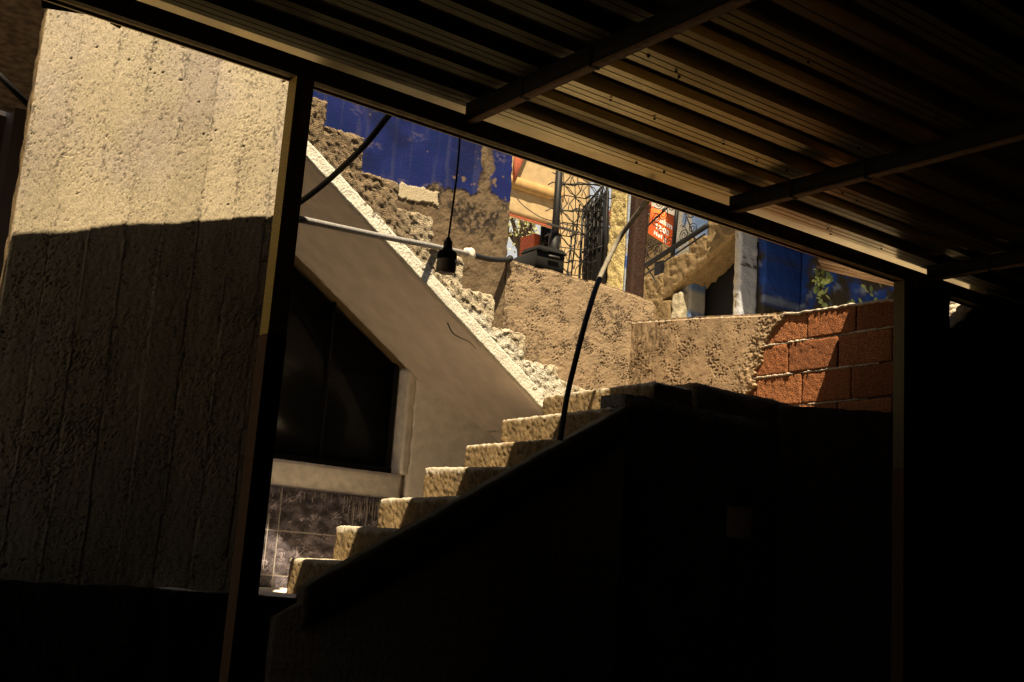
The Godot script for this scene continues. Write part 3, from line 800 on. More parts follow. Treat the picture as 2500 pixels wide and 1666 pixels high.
# ---------------------------------------------------------------- parapet behind the stair
func parapet() -> void:
	var t := thing("parapet", "rough plastered parapet wall with dark pitted stains behind the stair", "wall", Vector3(5.0, 0.9, -6.12))
	var xl: float = Vector3(4.311, 2.075, -6.050).x
	var xr: float = Vector3(5.627, 2.020, -6.050).x
	var top := func(x: float) -> float: return 2.065 + 0.012 * NZ.get_noise_1d(x * 5.0) - 0.03 * smooth(xr - 0.35, xr, x)
	var fn := func(u: float, v: float) -> Vector3:
		var x := lerpf(xl + 0.002, xr, u)
		var y := lerpf(0.95, top.call(x), v)
		var d := 0.006 * NZ.get_noise_3d(x * 5.0, y * 8.0, 51.0) + 0.0025 * NZ.get_noise_3d(x * 26.0, y * 40.0, 57.0)
		var pit := NZ.get_noise_3d(x * 55.0 + y * 16.0, y * 80.0, 52.0) + 0.65 * NZ.get_noise_3d(x * 6.0, y * 7.0, 58.0)
		d -= 0.004 * smooth(0.26, 0.42, pit)
		if v > 0.985: d -= 0.012
		if u > 0.99: d -= 0.015
		return Vector3(x, y, -6.05 + d)
	var tint := func(p: Vector3) -> Color:
		var c := Color(0.42, 0.30, 0.18) * (1.0 + 0.22 * NZ.get_noise_3d(p.x * 4.0, p.y * 4.0, 53.0))
		var pit := NZ.get_noise_3d(p.x * 55.0 + p.y * 16.0, p.y * 80.0, 52.0) + 0.65 * NZ.get_noise_3d(p.x * 6.0, p.y * 7.0, 58.0)
		c = c.lerp(Color(0.07, 0.045, 0.028), 0.92 * smooth(0.26, 0.36, pit))
		var grime := smooth(0.05, 0.45, NZ.get_noise_3d(p.x * 3.2, p.y * 2.4, 54.0) + 0.25 * smooth(4.75, 4.4, p.x))
		c = c.lerp(Color(0.10, 0.07, 0.045), grime * 0.75 * smooth(-0.2, 0.2, NZ.get_noise_3d(p.x * 24.0, p.y * 30.0, 55.0)))
		c.a = 1.0
		return c
	put("face", sheet(300, 240, fn, tint), M.plaster, t)
	put("core", box(Vector3(xl + 0.01, 0.6, -6.22), Vector3(xr - 0.004, 2.045, -6.07), 0.03, 0.01, 9.0, 0.01), M.stair, t)

# ---------------------------------------------------------------- block wall on the right
func block_wall() -> void:
	var t := thing("block_wall", "low wall of rough red blocks, half hidden by peeling plaster, right of the landing", "wall", Vector3(5.5, 0.9, -5.0))
	var X0 := 5.42
	var tops := [[-6.2, Vector3(5.420, 1.871, -6.120).y], [Vector3(5.420, 1.804, -5.442).z, Vector3(5.420, 1.804, -5.442).y], [Vector3(5.420, 1.735, -4.813).z, Vector3(5.420, 1.735, -4.813).y], [Vector3(5.420, 1.724, -4.528).z, Vector3(5.420, 1.724, -4.528).y], [Vector3(5.420, 1.717, -4.186).z, Vector3(5.420, 1.717, -4.186).y], [-3.86, Vector3(5.420, 1.703, -3.911).y]]
	var top := func(z: float) -> float:
		for i in tops.size() - 1:
			if z <= tops[i + 1][0]: return lerpf(tops[i][1], tops[i + 1][1], clampf((z - tops[i][0]) / (tops[i + 1][0] - tops[i][0]), 0, 1))
		return tops[tops.size() - 1][1]
	# courses: joint heights and the ends of the blocks in z
	var j1: float = Vector3(5.420, 1.540, -4.381).y
	var j2: float = Vector3(5.420, 1.348, -4.377).y
	var j3: float = j2 - (j1 - j2)
	var j4: float = j3 - (j1 - j2)
	var v1: float = Vector3(5.420, 1.634, -4.526).z
	var v1b: float = Vector3(5.420, 1.624, -4.176).z
	var v2: float = Vector3(5.420, 1.453, -4.662).z
	var v2b: float = Vector3(5.420, 1.425, -4.299).z
	var v3: float = Vector3(5.420, 1.286, -4.559).z
	var v3b: float = Vector3(5.420, 1.253, -4.206).z
	var rows := [[j1, 9.0, v1, v1b], [j2, j1, v2, v2b], [j3, j2, v3, v3b], [j4, j3, v2, v2b]]
	var k := 0
	for r in rows:
		var L: float = r[3] - r[2]
		for c in range(-3, 3):
			var z0: float = r[2] + c * L + 0.004
			var z1: float = minf(r[2] + (c + 1) * L - 0.004, -3.87)
			if z1 - z0 < 0.04 or z0 < -5.6: continue
			var y0: float = r[0] + 0.006
			var ya: float = minf(r[1] - 0.006, top.call(z0) - 0.012)
			var yb: float = minf(r[1] - 0.006, top.call(z1) - 0.012)
			var dx := rng.randf_range(-0.004, 0.004)
			var cs := [Vector3(X0 + dx, y0, z0), Vector3(X0 + dx, y0, z1), Vector3(X0 + 0.15, y0, z1), Vector3(X0 + 0.15, y0, z0),
				Vector3(X0 + dx, ya, z0), Vector3(X0 + dx, yb, z1), Vector3(X0 + 0.15, yb, z1), Vector3(X0 + 0.15, ya, z0)]
			put("block", hexa(cs, 0.012, 0.005, 30.0, 0.004), M.brick[k % 3], t)
			k += 1
	# mortar squeezed out of the beds, and the mortar skin on top
	for e in [[j1, -5.0, -3.88, 0.02], [j2, -5.0, -4.02, 0.02], [j3, -5.0, -4.1, 0.012]]:
		put("mortar_bed", sheet(160, 8, func(u, v):
			var z := lerpf(e[1], e[2], u)
			var a: float = v * TAU
			var r: float = e[3] * (0.55 + 0.9 * absf(NZ.get_noise_2d(z * 30.0, e[0] * 9.0))) * (0.35 + 0.65 * smooth(-0.25, 0.1, NZ.get_noise_2d(z * 3.0, e[0] * 5.0 + 2.0)))
			return Vector3(X0 + 0.008 - cos(a) * r, e[0] + sin(a) * r * 0.55 + 0.004 * NZ.get_noise_1d(z * 25.0), z)), M.mortar, t)
	put("footing", box(Vector3(X0 - 0.004, -1.75, -6.18), Vector3(X0 + 0.2, 0.92, -3.87), 0.05, 0.01, 7.0), M.bark, t)
	put("core", box(Vector3(X0 + 0.012, 0.921, -6.18), Vector3(X0 + 0.14, 1.62, -3.875)), M.cable_brown, t)
	put("cap", sheet(220, 10, func(u, v):
		var z := lerpf(-6.2, -3.87, u)
		var a: float = lerpf(-0.5, PI + 0.5, v)
		var y: float = top.call(z) + 0.008 * NZ.get_noise_1d(z * 14.0)
		return Vector3(X0 + 0.075 - cos(a) * (0.086 + 0.010 * NZ.get_noise_2d(z * 22.0, 3.0)), y - 0.016 + sin(a) * (0.016 + 0.008 * NZ.get_noise_2d(z * 26.0, v * 2.0 + 9.0)), z)), M.mortar, t)
	# plaster coat with a torn right edge
	var edge := func(y: float) -> float:
		var h := (y - 0.95) / 0.85
		return lerpf(-5.0, -4.78, smooth(0.0, 1.0, h)) + 0.05 * NZ.get_noise_1d(y * 9.0) + 0.02 * NZ.get_noise_1d(y * 40.0) + 0.10 * smooth(0.72, 0.9, h)
	var fn := func(u: float, v: float) -> Vector3:
		var z := lerpf(-6.2, -4.55, u)
		var y := lerpf(0.9, top.call(z) + 0.004, v)
		var e: float = edge.call(y) - z
		var d := 0.016 + 0.006 * NZ.get_noise_3d(y * 6.0, z * 6.0, 61.0) - 0.004 * smooth(0.27, 0.42, NZ.get_noise_3d(y * 52.0, z * 50.0 + y * 15.0, 62.0) - 0.65 * NZ.get_noise_3d(y * 6.0, z * 6.0, 68.0))
		d += smooth(0.22, 0.0, e) * 0.016 * NZ.get_noise_3d(y * 20.0, z * 20.0, 63.0)
		if v > 0.98: d -= 0.014
		d = lerpf(-0.02, d, smooth(0.0, 0.02, e))
		return Vector3(X0 - d, y, z)
	var tint := func(p: Vector3) -> Color:
		var c := Color(0.52, 0.36, 0.21) * (1.0 + 0.22 * NZ.get_noise_3d(p.z * 4.0, p.y * 4.0, 64.0))
		c = c.lerp(Color(0.12, 0.08, 0.045), 0.85 * smooth(0.27, 0.40, NZ.get_noise_3d(p.y * 52.0, p.z * 50.0 + p.y * 15.0, 62.0) - 0.65 * NZ.get_noise_3d(p.y * 6.0, p.z * 6.0, 68.0)))
		var grime := smooth(-5.55, -6.0, p.z) * 0.75 + 0.5 * smooth(0.1, 0.5, NZ.get_noise_3d(p.y * 2.6, p.z * 2.6, 65.0))
		c = c.lerp(Color(0.14, 0.095, 0.05), clampf(grime, 0, 1) * smooth(-0.35, 0.25, NZ.get_noise_3d(p.y * 14.0, p.z * 30.0, 66.0)))
		c.a = 1.0
		return c
	put("plaster_coat", sheet(320, 190, fn, tint, func(u, v): return edge.call(lerpf(0.9, 1.8, v)) > lerpf(-6.2, -4.55, u) - 0.03), M.plaster, t)
	# crumbs of mortar at the foot
	for i in 9:
		var z := rng.randf_range(-4.75, -4.35)
		put("mortar_lump", lump(Vector3.ONE * rng.randf_range(0.012, 0.035), rng.randf() * 9.0), M.mortar, t, Vector3(X0 - 0.03 - rng.randf() * 0.05, 1.075 + rng.randf() * 0.03, z))

# ---------------------------------------------------------------- upper terrace: orange house, column, grilles, stair, blue wall
func bars(pts: Array, r: float, sides := 5) -> Mesh:
	var st := start()
	var n := 0
	for p in pts: n = tube(p, r, r, sides, 3, st, n)
	return done(st)

func spiral(center: Vector3, r: float, turns: float, a0: float, hand: float) -> Array:
	var out := []
	var n := int(turns * 9)
	for i in n + 1:
		var f := float(i) / n
		var a := a0 + hand * TAU * turns * f
		var q := r * (0.16 + 0.84 * f)
		out.append(center + Vector3(0, sin(a) * q, cos(a) * q))
	return out

func terrace() -> void:
	# orange house
	var h := thing("orange_house", "sunlit orange plastered house with an overhanging upper storey behind the parapet", "house", Vector3(5.6, 1.86, -8.0))
	var z := -7.6
	var yb: float = Vector3(5.671, 2.967, -7.600).y
	put("upper_wall", box(Vector3(4.45, yb, z - 0.06), Vector3(5.93, 5.2, z), 0.05, 0.005, 4.0), M.orange, h)
	var b0: float = Vector3(5.653, 3.192, -7.600).y
	var b1: float = Vector3(5.645, 3.281, -7.600).y
	put("slab_band", box(Vector3(4.45, b0, z - 0.05), Vector3(5.93, b1, z + 0.035), 0.05, 0.003, 4.0), M.orange_band, h)
	put("lower_edge", box(Vector3(4.45, yb - 0.012, z - 0.012), Vector3(5.93, yb - 0.002, z + 0.008)), M.pink, h)
	put("side_wall", box(Vector3(5.932, 1.86, z - 0.06), Vector3(6.25, 5.2, z - 0.012), 0.05, 0.006, 4.0), M.orange, h)
	put("red_gable", hexa([Vector3(5.378, 3.214, -7.550), Vector3(5.402, 3.250, -7.550), Vector3(5.423, 3.263, -7.580), Vector3(5.400, 3.227, -7.580), Vector3(5.377, 3.532, -7.550), Vector3(5.518, 3.572, -7.550), Vector3(5.540, 3.586, -7.580), Vector3(5.398, 3.546, -7.580)]), M.pink, h)
	var pl: float = Vector3(5.971, 3.001, -8.000).x
	var pr: float = Vector3(6.219, 3.060, -8.000).x
	var pk := put("pillar", box(Vector3(pl, 1.86, -8.2), Vector3(pr, yb + 0.049, -8.0)), M.pink, h)
	put("white_trim", box(Vector3(pr + 0.001, 1.86, -8.18), Vector3(pr + 0.03, yb + 0.048, -7.99)), M.banner_white, h)
	var w := put("window", hexa([Vector3(6.033, 2.819, -7.980), Vector3(6.167, 2.837, -7.980), Vector3(6.181, 2.844, -7.999), Vector3(6.047, 2.826, -7.999), Vector3(6.028, 3.105, -7.980), Vector3(6.168, 3.119, -7.980), Vector3(6.183, 3.127, -7.999), Vector3(6.042, 3.113, -7.999)]), M.glass, h)
	put("window_bar", bars([[Vector3(6.017, 2.812, -7.960), Vector3(6.013, 3.098, -7.960)], [Vector3(6.060, 2.818, -7.960), Vector3(6.056, 3.104, -7.960)], [Vector3(6.103, 2.824, -7.960), Vector3(6.099, 3.111, -7.960)], [Vector3(6.017, 2.812, -7.960), Vector3(6.151, 2.830, -7.960)], [Vector3(6.013, 3.098, -7.960), Vector3(6.153, 3.112, -7.960)], [Vector3(6.016, 2.945, -7.960), Vector3(6.151, 2.956, -7.960)]], 0.008), M.iron, w)
	# dark doorway with an open grille gate
	var dq := [Vector3(6.277, 2.571, -7.600), Vector3(6.499, 2.617, -7.600), Vector3(6.226, 3.254, -7.600), Vector3(6.451, 3.438, -7.600)]
	put("doorway", hexa([dq[0], dq[1], dq[1] + Vector3(0, 0, -0.01), dq[0] + Vector3(0, 0, -0.01), dq[2], dq[3], dq[3] + Vector3(0, 0, -0.01), dq[2] + Vector3(0, 0, -0.01)]), M.glass, h)
	var g := thing("grille_gate", "black iron grille gate with a truss top, standing open before the orange house", "gate", Vector3(5.983, 2.443, -7.200))
	var ga := []
	var tl: Vector3 = Vector3(5.887, 3.054, -7.250)
	var tr: Vector3 = Vector3(5.960, 3.268, -7.050)
	var bl: Vector3 = Vector3(5.892, 2.378, -7.250)
	var br: Vector3 = Vector3(5.994, 2.278, -7.050)
	put("frame", bars([[tl, tr], [tl, bl], [tr, br], [tl + Vector3(0, -0.09, 0), tr + Vector3(0, -0.09, 0)], [tl.lerp(bl, 0.55), tr.lerp(br, 0.55)]], 0.011), M.iron, g)
	for i in 9:
		var f := (i + 0.5) / 9.0
		ga.append([tl.lerp(tr, f), tl.lerp(tr, f + (0.05 if i % 2 == 0 else -0.05)) + Vector3(0, -0.09, 0)])
	for i in range(1, 6):
		ga.append([tl.lerp(tr, i / 6.0) + Vector3(0, -0.09, 0), bl.lerp(br, i / 6.0)])
	put("bars", bars(ga, 0.007), M.iron, g)
	put("sheet", hexa([tl.lerp(bl, 0.96) + Vector3(0.06, 0, -0.03), br + Vector3(-0.01, 0, -0.03), br + Vector3(-0.01, 0, -0.04), tl.lerp(bl, 0.96) + Vector3(0.06, 0, -0.04),
		tl.lerp(tr, 0.25) + Vector3(0, -0.12, -0.03), tr + Vector3(-0.01, -0.12, -0.03), tr + Vector3(-0.01, -0.12, -0.04), tl.lerp(tr, 0.25) + Vector3(0, -0.12, -0.04)]), M.black_box, g)
	# star grille
	var sg := thing("star_grille", "thin iron screen of star and diamond shapes beside the dark pipe", "grille", Vector3(5.730, 2.339, -7.000))
	var cs := [Vector3(5.604, 3.237, -7.000), Vector3(5.477, 3.099, -7.000), Vector3(5.726, 3.165, -7.000), Vector3(5.598, 3.024, -7.000), Vector3(5.472, 2.885, -7.000), Vector3(5.720, 2.947, -7.000), Vector3(5.597, 2.803, -7.000), Vector3(5.718, 2.739, -7.000), Vector3(5.476, 2.682, -7.000), Vector3(5.586, 2.602, -7.000), Vector3(5.703, 2.523, -7.000), Vector3(5.466, 2.471, -7.000), Vector3(5.577, 2.390, -7.000), Vector3(5.853, 3.305, -7.000), Vector3(5.855, 3.090, -7.000)]
	for c in cs:
		var ps := []
		for k in 8:
			var a := TAU * k / 8.0 + 0.12
			var d := Vector3(cos(a), sin(a), 0)
			var ln := 0.145 if k % 2 == 0 else 0.12
			var bend := Vector3(cos(a + 0.5), sin(a + 0.5), 0)
			ps.append([c, c + d * ln * 0.75])
			ps.append([c + d * ln * 0.75, c + d * ln * 0.75 + bend * ln * 0.4])
		put("star", bars(ps, 0.0045, 4), M.iron_grey if rng.randf() < 0.4 else M.iron, sg)
	var rods := []
	for y in [423, 483, 541, 601]: pass
	rods.append([Vector3(5.430, 3.087, -7.000), Vector3(5.938, 3.214, -7.000)])
	rods.append([Vector3(5.426, 2.870, -7.000), Vector3(5.886, 2.977, -7.000)])
	rods.append([Vector3(5.608, 2.315, -7.010), Vector3(5.654, 2.979, -7.010)])
	rods.append([Vector3(5.566, 2.306, -7.010), Vector3(5.605, 2.807, -7.010)])
	rods.append([Vector3(5.926, 3.247, -7.000), Vector3(5.930, 2.364, -7.000)])
	put("rod", bars(rods, 0.007), M.iron, sg)
	# dark downpipe with collar and a padlock
	var pp := thing("downpipe", "glossy dark steel pipe standing before the orange wall", "pipe", Vector3(5.338, 2.326, -6.900))
	put("tube", tube([Vector3(5.341, 2.292, -6.900), Vector3(5.347, 3.334, -6.900)], 0.028, 0.028, 12), M.iron, pp)
	put("sleeve", tube([Vector3(5.341, 2.394, -6.900), Vector3(5.343, 2.634, -6.900)], 0.045, 0.045, 12), M.iron, pp)
	put("bracket", box(Vector3(5.223, 2.676, -6.860), Vector3(5.223, 2.676, -6.860) + Vector3(0.30, 0.012, 0.03)), M.iron_grey, pp)
	var pad := thing("padlock", "small brass padlock hanging on the dark pipe", "padlock", Vector3(5.313, 2.409, -6.830))
	put("body", box(Vector3(5.292, 2.405, -6.830), Vector3(5.311, 2.444, -6.800), 0.0, 0.0, 1.0, 0.006), M.brass, pad)
	put("shackle", tube([Vector3(5.286, 2.441, -6.815), Vector3(5.279, 2.477, -6.815), Vector3(5.298, 2.495, -6.815), Vector3(5.316, 2.478, -6.815), Vector3(5.315, 2.444, -6.815)], 0.005), M.iron_grey, pad)
	# black box on the parapet
	var bx := thing("black_box", "black metal box with sloping lid standing on the parapet", "box", Vector3(4.662, 2.069, -6.160))
	var q0: Vector3 = Vector3(4.595, 2.058, -6.130)
	var q1: Vector3 = Vector3(4.840, 2.075, -6.130)
	var q2: Vector3 = Vector3(4.612, 2.206, -6.130)
	var q3: Vector3 = Vector3(4.840, 2.215, -6.130)
	var bk := Vector3(0, 0, -0.16)
	put("body", hexa([q0, q1, q1 + bk, q0 + bk, q2, q3, q3 + bk, q2 + bk]), M.black_box, bx)
	put("lid", hexa([q2 + Vector3(-0.012, 0.002, 0.02), q3 + Vector3(0.014, 0.002, 0.02), q3 + bk + Vector3(0.014, 0.002, -0.02), q2 + bk + Vector3(-0.012, 0.002, -0.02),
		q2 + Vector3(0.01, 0.035, 0), q3 + Vector3(-0.02, 0.035, 0), q3 + bk + Vector3(-0.02, 0.035, 0), q2 + bk + Vector3(0.01, 0.035, 0)]), M.black_box, bx)
	put("handle", bars([[q2.lerp(q3, 0.35) + Vector3(0, -0.03, 0.02), q2.lerp(q3, 0.75) + Vector3(0, -0.03, 0.02)]], 0.008), M.iron_grey, bx)
	var w0: Vector3 = Vector3(4.393, 2.061, -6.130)
	put("side_flap", hexa([w0, q0, q0 + bk, w0 + bk, w0 + Vector3(0.004, 0.006, 0), q2, q2 + bk, w0 + bk + Vector3(0.004, 0.006, 0)]), M.black_box, bx)
	# yellow column with a blue painted front
	var c := thing("yellow_column", "lumpy yellow plastered column with a blue-white painted right side", "column", Vector3(6.000, 2.362, -6.898))
	var za: float = Vector3(6.000, 2.819, -7.049).z
	var zc: float = Vector3(6.000, 2.778, -6.843).z
	var wx: float = Vector3(6.074, 2.797, -6.850).x - Vector3(6.006, 2.781, -6.850).x + 0.012
	put("shaft", box(Vector3(6.0, 1.86, za), Vector3(6.0 + wx, 4.4, zc), 0.012, 0.012, 11.0, 0.012), M.yellow, c)
	var bt := func(p: Vector3) -> Color:
		var n := NZ.get_noise_3d(p.x * 9.0, p.y * 4.0, 71.0)
		var k := Color(0.34, 0.38, 0.46).lerp(Color(0.05, 0.10, 0.30), smooth(0.0, 0.25, n))
		return k.lerp(Color(0.35, 0.30, 0.20), smooth(0.2, 0.4, NZ.get_noise_3d(p.x * 8.0, p.y * 8.0, 72.0)))
	put("blue_side", box(Vector3(6.004, 1.86, zc + 0.001), Vector3(6.0 + wx - 0.004, 4.4, zc + 0.02), 0.012, 0.004, 11.0, 0.0, bt), M.blue_white, c)
	# timber post
	var tp := thing("timber_post", "dark brown square timber post behind the parapet", "post", Vector3(5.719, 2.116, -6.350))
	var ta: Vector3 = Vector3(5.647, 2.095, -6.350)
	var tb: Vector3 = Vector3(5.771, 2.120, -6.350)
	var tc: Vector3 = Vector3(5.716, 3.156, -6.350)
	put("shaft", hexa([Vector3(ta.x, 1.86, ta.z), Vector3(tb.x, 1.86, ta.z), Vector3(tb.x, 1.86, ta.z - 0.07), Vector3(ta.x, 1.86, ta.z - 0.07),
		Vector3(ta.x + 0.02, tc.y, ta.z), Vector3(tb.x + 0.02, tc.y, ta.z), Vector3(tb.x + 0.02, tc.y, ta.z - 0.07), Vector3(ta.x + 0.02, tc.y, ta.z - 0.07)], 0.03, 0.004, 12.0, 0.004), M.timber, tp)
	# handrail with scrollwork
	var hr := thing("handrail", "black iron stair railing filled with curled scrolls behind the timber post", "railing", Vector3(7.200, 2.824, -8.216))
	put("rail", bars([[Vector3(7.200, 2.873, -8.256), Vector3(7.200, 3.207, -7.136)]], 0.024, 8), M.iron, hr)
	put("rod", bars([[Vector3(7.200, 3.201, -8.232), Vector3(7.200, 3.574, -7.467)], [Vector3(7.200, 2.814, -8.154), Vector3(7.200, 3.133, -7.163)]], 0.009), M.iron, hr)
	put("baluster", bars([[Vector3(7.200, 3.001, -7.560), Vector3(7.200, 3.605, -7.513)]], 0.02), M.iron, hr)
	put("baluster", bars([[Vector3(7.200, 2.845, -8.217), Vector3(7.200, 3.802, -8.180)]], 0.02), M.iron, hr)
	put("brace", bars([[Vector3(7.220, 2.979, -7.915), Vector3(7.220, 2.798, -7.776)], [Vector3(7.220, 3.594, -7.533), Vector3(7.220, 3.074, -7.285)], [Vector3(7.220, 3.647, -8.239), Vector3(7.220, 3.067, -7.898)]], 0.007), M.iron_grey, hr)
	var sp := [Vector3(7.200, 3.602, -8.214), Vector3(7.200, 3.456, -8.221), Vector3(7.200, 3.178, -8.224), Vector3(7.200, 3.049, -8.245), Vector3(7.200, 2.924, -8.260), Vector3(7.200, 3.289, -8.051), Vector3(7.200, 3.126, -8.081), Vector3(7.200, 2.948, -8.074),
		Vector3(7.200, 3.553, -7.759), Vector3(7.200, 3.491, -7.596), Vector3(7.200, 3.434, -7.694), Vector3(7.200, 3.404, -7.789), Vector3(7.200, 3.148, -7.608), Vector3(7.200, 3.098, -7.752), Vector3(7.200, 3.161, -7.865),
		Vector3(7.200, 3.177, -7.422), Vector3(7.200, 3.221, -7.322), Vector3(7.200, 3.363, -7.346), Vector3(7.200, 3.425, -7.258), Vector3(7.200, 3.466, -8.022), Vector3(7.200, 3.016, -7.873), Vector3(7.200, 3.046, -8.040)]
	for i in sp.size():
		var r := 0.062 if i > 7 else 0.05
		var s1 := spiral(sp[i], r, 2.0, rng.randf() * TAU, 1.0 if i % 2 else -1.0)
		var tail: Vector3 = s1[s1.size() - 1]
		var away: Vector3 = (tail - sp[i]).normalized()
		var tang: Vector3 = Vector3(1, 0, 0).cross(away) * (1.0 if i % 2 == 0 else -1.0)
		s1.append(tail + tang * 0.06 + away * 0.015)
		s1.append(tail + tang * 0.10 + away * 0.06)
		put("scroll", tube(s1, 0.0042, 0.0042, 5, 2), M.iron, hr)
	# banner
	var bn := thing("banner", "white and orange hanging sign lettered with the hour 12:00", "sign", Vector3(7.900, 3.458, -8.459))
	var B := [Vector3(7.900, 3.608, -8.665), Vector3(7.900, 3.379, -8.306), Vector3(7.900, 4.091, -8.627), Vector3(7.900, 3.906, -8.265)]
	var m0: Vector3 = Vector3(7.900, 3.892, -8.633)
	var m1: Vector3 = Vector3(7.900, 3.706, -8.277)
	var dx := Vector3(0.02, 0, 0)
	put("lower_field", hexa([B[0], B[1], B[1] + dx, B[0] + dx, m0, m1, m1 + dx, m0 + dx]), M.banner_orange, bn)
	put("upper_field", hexa([m0, m1, m1 + dx, m0 + dx, B[2], B[3], B[3] + dx, B[2] + dx]), M.banner_white, bn)
	var bu: Vector3 = (B[1] - B[0])
	var bvv: Vector3 = (m0 - B[0])
	for e in [["s.alım", 0.22, 0.70, 0.70], ["12:00", 0.26, 0.42, 0.56], ["Hol g", 0.24, 0.16, 0.52]]:
		var tm := TextMesh.new()
		tm.text = e[0]
		var f := SystemFont.new()
		f.font_names = PackedStringArray(["Droid Sans"])
		f.font_weight = 700
		tm.font = f
		tm.font_size = 64
		tm.pixel_size = 0.002
		tm.depth = 0.004
		tm.horizontal_alignment = HORIZONTAL_ALIGNMENT_LEFT
		var o := put("lettering", tm, M.banner_white, bn)
		var width := maxf(0.05, tm.get_aabb().size.x)
		var hgt := maxf(0.03, tm.get_aabb().size.y)
		var ax: Vector3 = bu * (e[3] / width)
		var ay: Vector3 = bvv.normalized() * (bvv.length() * 0.19 / hgt)
		var at: Vector3 = B[0] + bu * float(e[1]) + bvv * float(e[2]) - Vector3(0.006, 0, 0)
		o.transform = Transform3D(Basis(ax, ay, ax.cross(ay).normalized()), at - bn.position)
	# grey-blue column behind the railing
	var gc := thing("grey_column", "weathered grey and blue column behind the scroll railing", "column", Vector3(7.750, 3.213, -8.047))
	put("shaft", box(Vector3(7.7, 1.86, Vector3(7.700, 3.510, -8.062).z), Vector3(7.9, 5.0, Vector3(7.700, 3.459, -7.814).z), 0.016, 0.005, 8.0, 0.01, func(p: Vector3) -> Color:
		return Color(0.36, 0.34, 0.30).lerp(Color(0.12, 0.19, 0.36), smooth(0.0, 0.3, NZ.get_noise_3d(p.z * 6.0, p.y * 2.0, 73.0) + 0.2))), M.blue_white, gc)
	# backdrop house wall behind railing: stained masonry and red tiles
	var sw := thing("stone_wall", "stained brown masonry wall behind the railing, red roof tiles at its top", "wall", Vector3(8.4, 1.86, -9.2))
	put("wall", box(Vector3(8.3, 1.86, -11.0), Vector3(8.5, Vector3(8.300, 3.995, -9.248).y, -7.7), 0.06, 0.03, 6.0), M.stair, sw)
	for i in 10:
		for r in 3:
			var zz := -9.9 + i * 0.13
			var y0: float = Vector3(8.300, 3.995, -9.248).y + r * 0.13
			put("roof_tile", tube([Vector3(8.20 + r * 0.17, y0 + 0.02, zz), Vector3(8.42 + r * 0.17, y0 + 0.16, zz)], 0.062, 0.055, 8), M.roof_tile, sw)
	# upper terrace stair: raw steps over a dark hollow
	var us := thing("terrace_stair", "rough concrete stair rising right over a dark hollow, behind the railing", "stair", Vector3(7.600, 2.599, -7.859))
	var X0 := 7.6
	var sx := [Vector3(7.600, 3.028, -8.423), Vector3(7.600, 3.190, -8.105), Vector3(7.600, 3.301, -7.785), Vector3(7.600, 3.443, -7.546)]
	var ends := [Vector3(7.600, 3.025, -8.095), Vector3(7.600, 3.151, -7.777), Vector3(7.600, 3.295, -7.538), Vector3(7.600, 3.407, -7.085)]
	var cz0: float = Vector3(7.600, 2.900, -7.177).z
	var cz1: float = Vector3(7.600, 2.885, -7.089).z
	var lowa: Vector3 = Vector3(7.600, 2.761, -8.102)
	var lowb: Vector3 = Vector3(7.600, 3.230, -7.213)
	for i in 4:
		var z0: float = sx[i].z
		var z1: float = ends[i].z + 0.01
		var yt: float = (sx[i].y + ends[i].y) / 2
		var f0: float = lowa.y + (z0 - lowa.z) * (lowb.y - lowa.y) / (lowb.z - lowa.z)
		var f1: float = lowa.y + (z1 - lowa.z) * (lowb.y - lowa.y) / (lowb.z - lowa.z)
		if i == 0: f0 = minf(f0, 2.0)
		put("step", hexa([Vector3(X0, minf(f0, yt - 0.1), z0), Vector3(X0, minf(f1, yt - 0.06), z1), Vector3(X0 + 0.34, minf(f1, yt - 0.06), z1), Vector3(X0 + 0.34, minf(f0, yt - 0.1), z0),
			Vector3(X0, yt, z0), Vector3(X0, yt, z1), Vector3(X0 + 0.34, yt, z1), Vector3(X0 + 0.34, yt, z0)], 0.018, 0.022, 10.0, 0.03), M.stair, us)
	put("hollow_back", box(Vector3(7.95, 1.86, -8.6), Vector3(8.0, 3.3, cz0 - 0.01)), M.iron, us)  # near-black sheet, the shade of the hollow put into its colour
	var pt := func(p: Vector3) -> Color:
		var n := NZ.get_noise_3d(p.z * 9.0, p.y * 5.0, 81.0)
		return Color(0.46, 0.40, 0.28).lerp(Color(0.50, 0.52, 0.58), smooth(cz0 - 0.02, cz1, p.z + 0.05 * n)).lerp(Color(0.10, 0.08, 0.06), smooth(0.35, 0.5, NZ.get_noise_3d(p.z * 20.0, p.y * 9.0, 82.0)))
	put("pier", box(Vector3(X0 - 0.01, 1.7, cz0), Vector3(X0 + 0.2, Vector3(7.600, 3.273, -7.183).y, cz1), 0.018, 0.01, 9.0, 0.012, pt), M.blue_white, us)
	put("jamb", box(Vector3(X0 + 0.02, 1.7, Vector3(7.600, 2.702, -7.992).z), Vector3(X0 + 0.25, Vector3(7.600, 2.815, -7.958).y, Vector3(7.600, 2.681, -7.852).z), 0.018, 0.02, 9.0, 0.02, pt), M.blue_white, us)
	put("jamb", box(Vector3(X0 + 0.01, 1.7, Vector3(7.600, 2.731, -8.189).z), Vector3(X0 + 0.25, Vector3(7.600, 2.752, -8.042).y, Vector3(7.600, 2.703, -7.998).z - 0.002), 0.018, 0.02, 9.0, 0.02), M.stair, us)
	# shaded blue wall with creeper, under a lean-to roof
	var bw := thing("blue_wall", "deep blue stained wall in shade under a lean-to roof, creeper growing on it", "wall", Vector3(8.4, 1.7, -5.4))
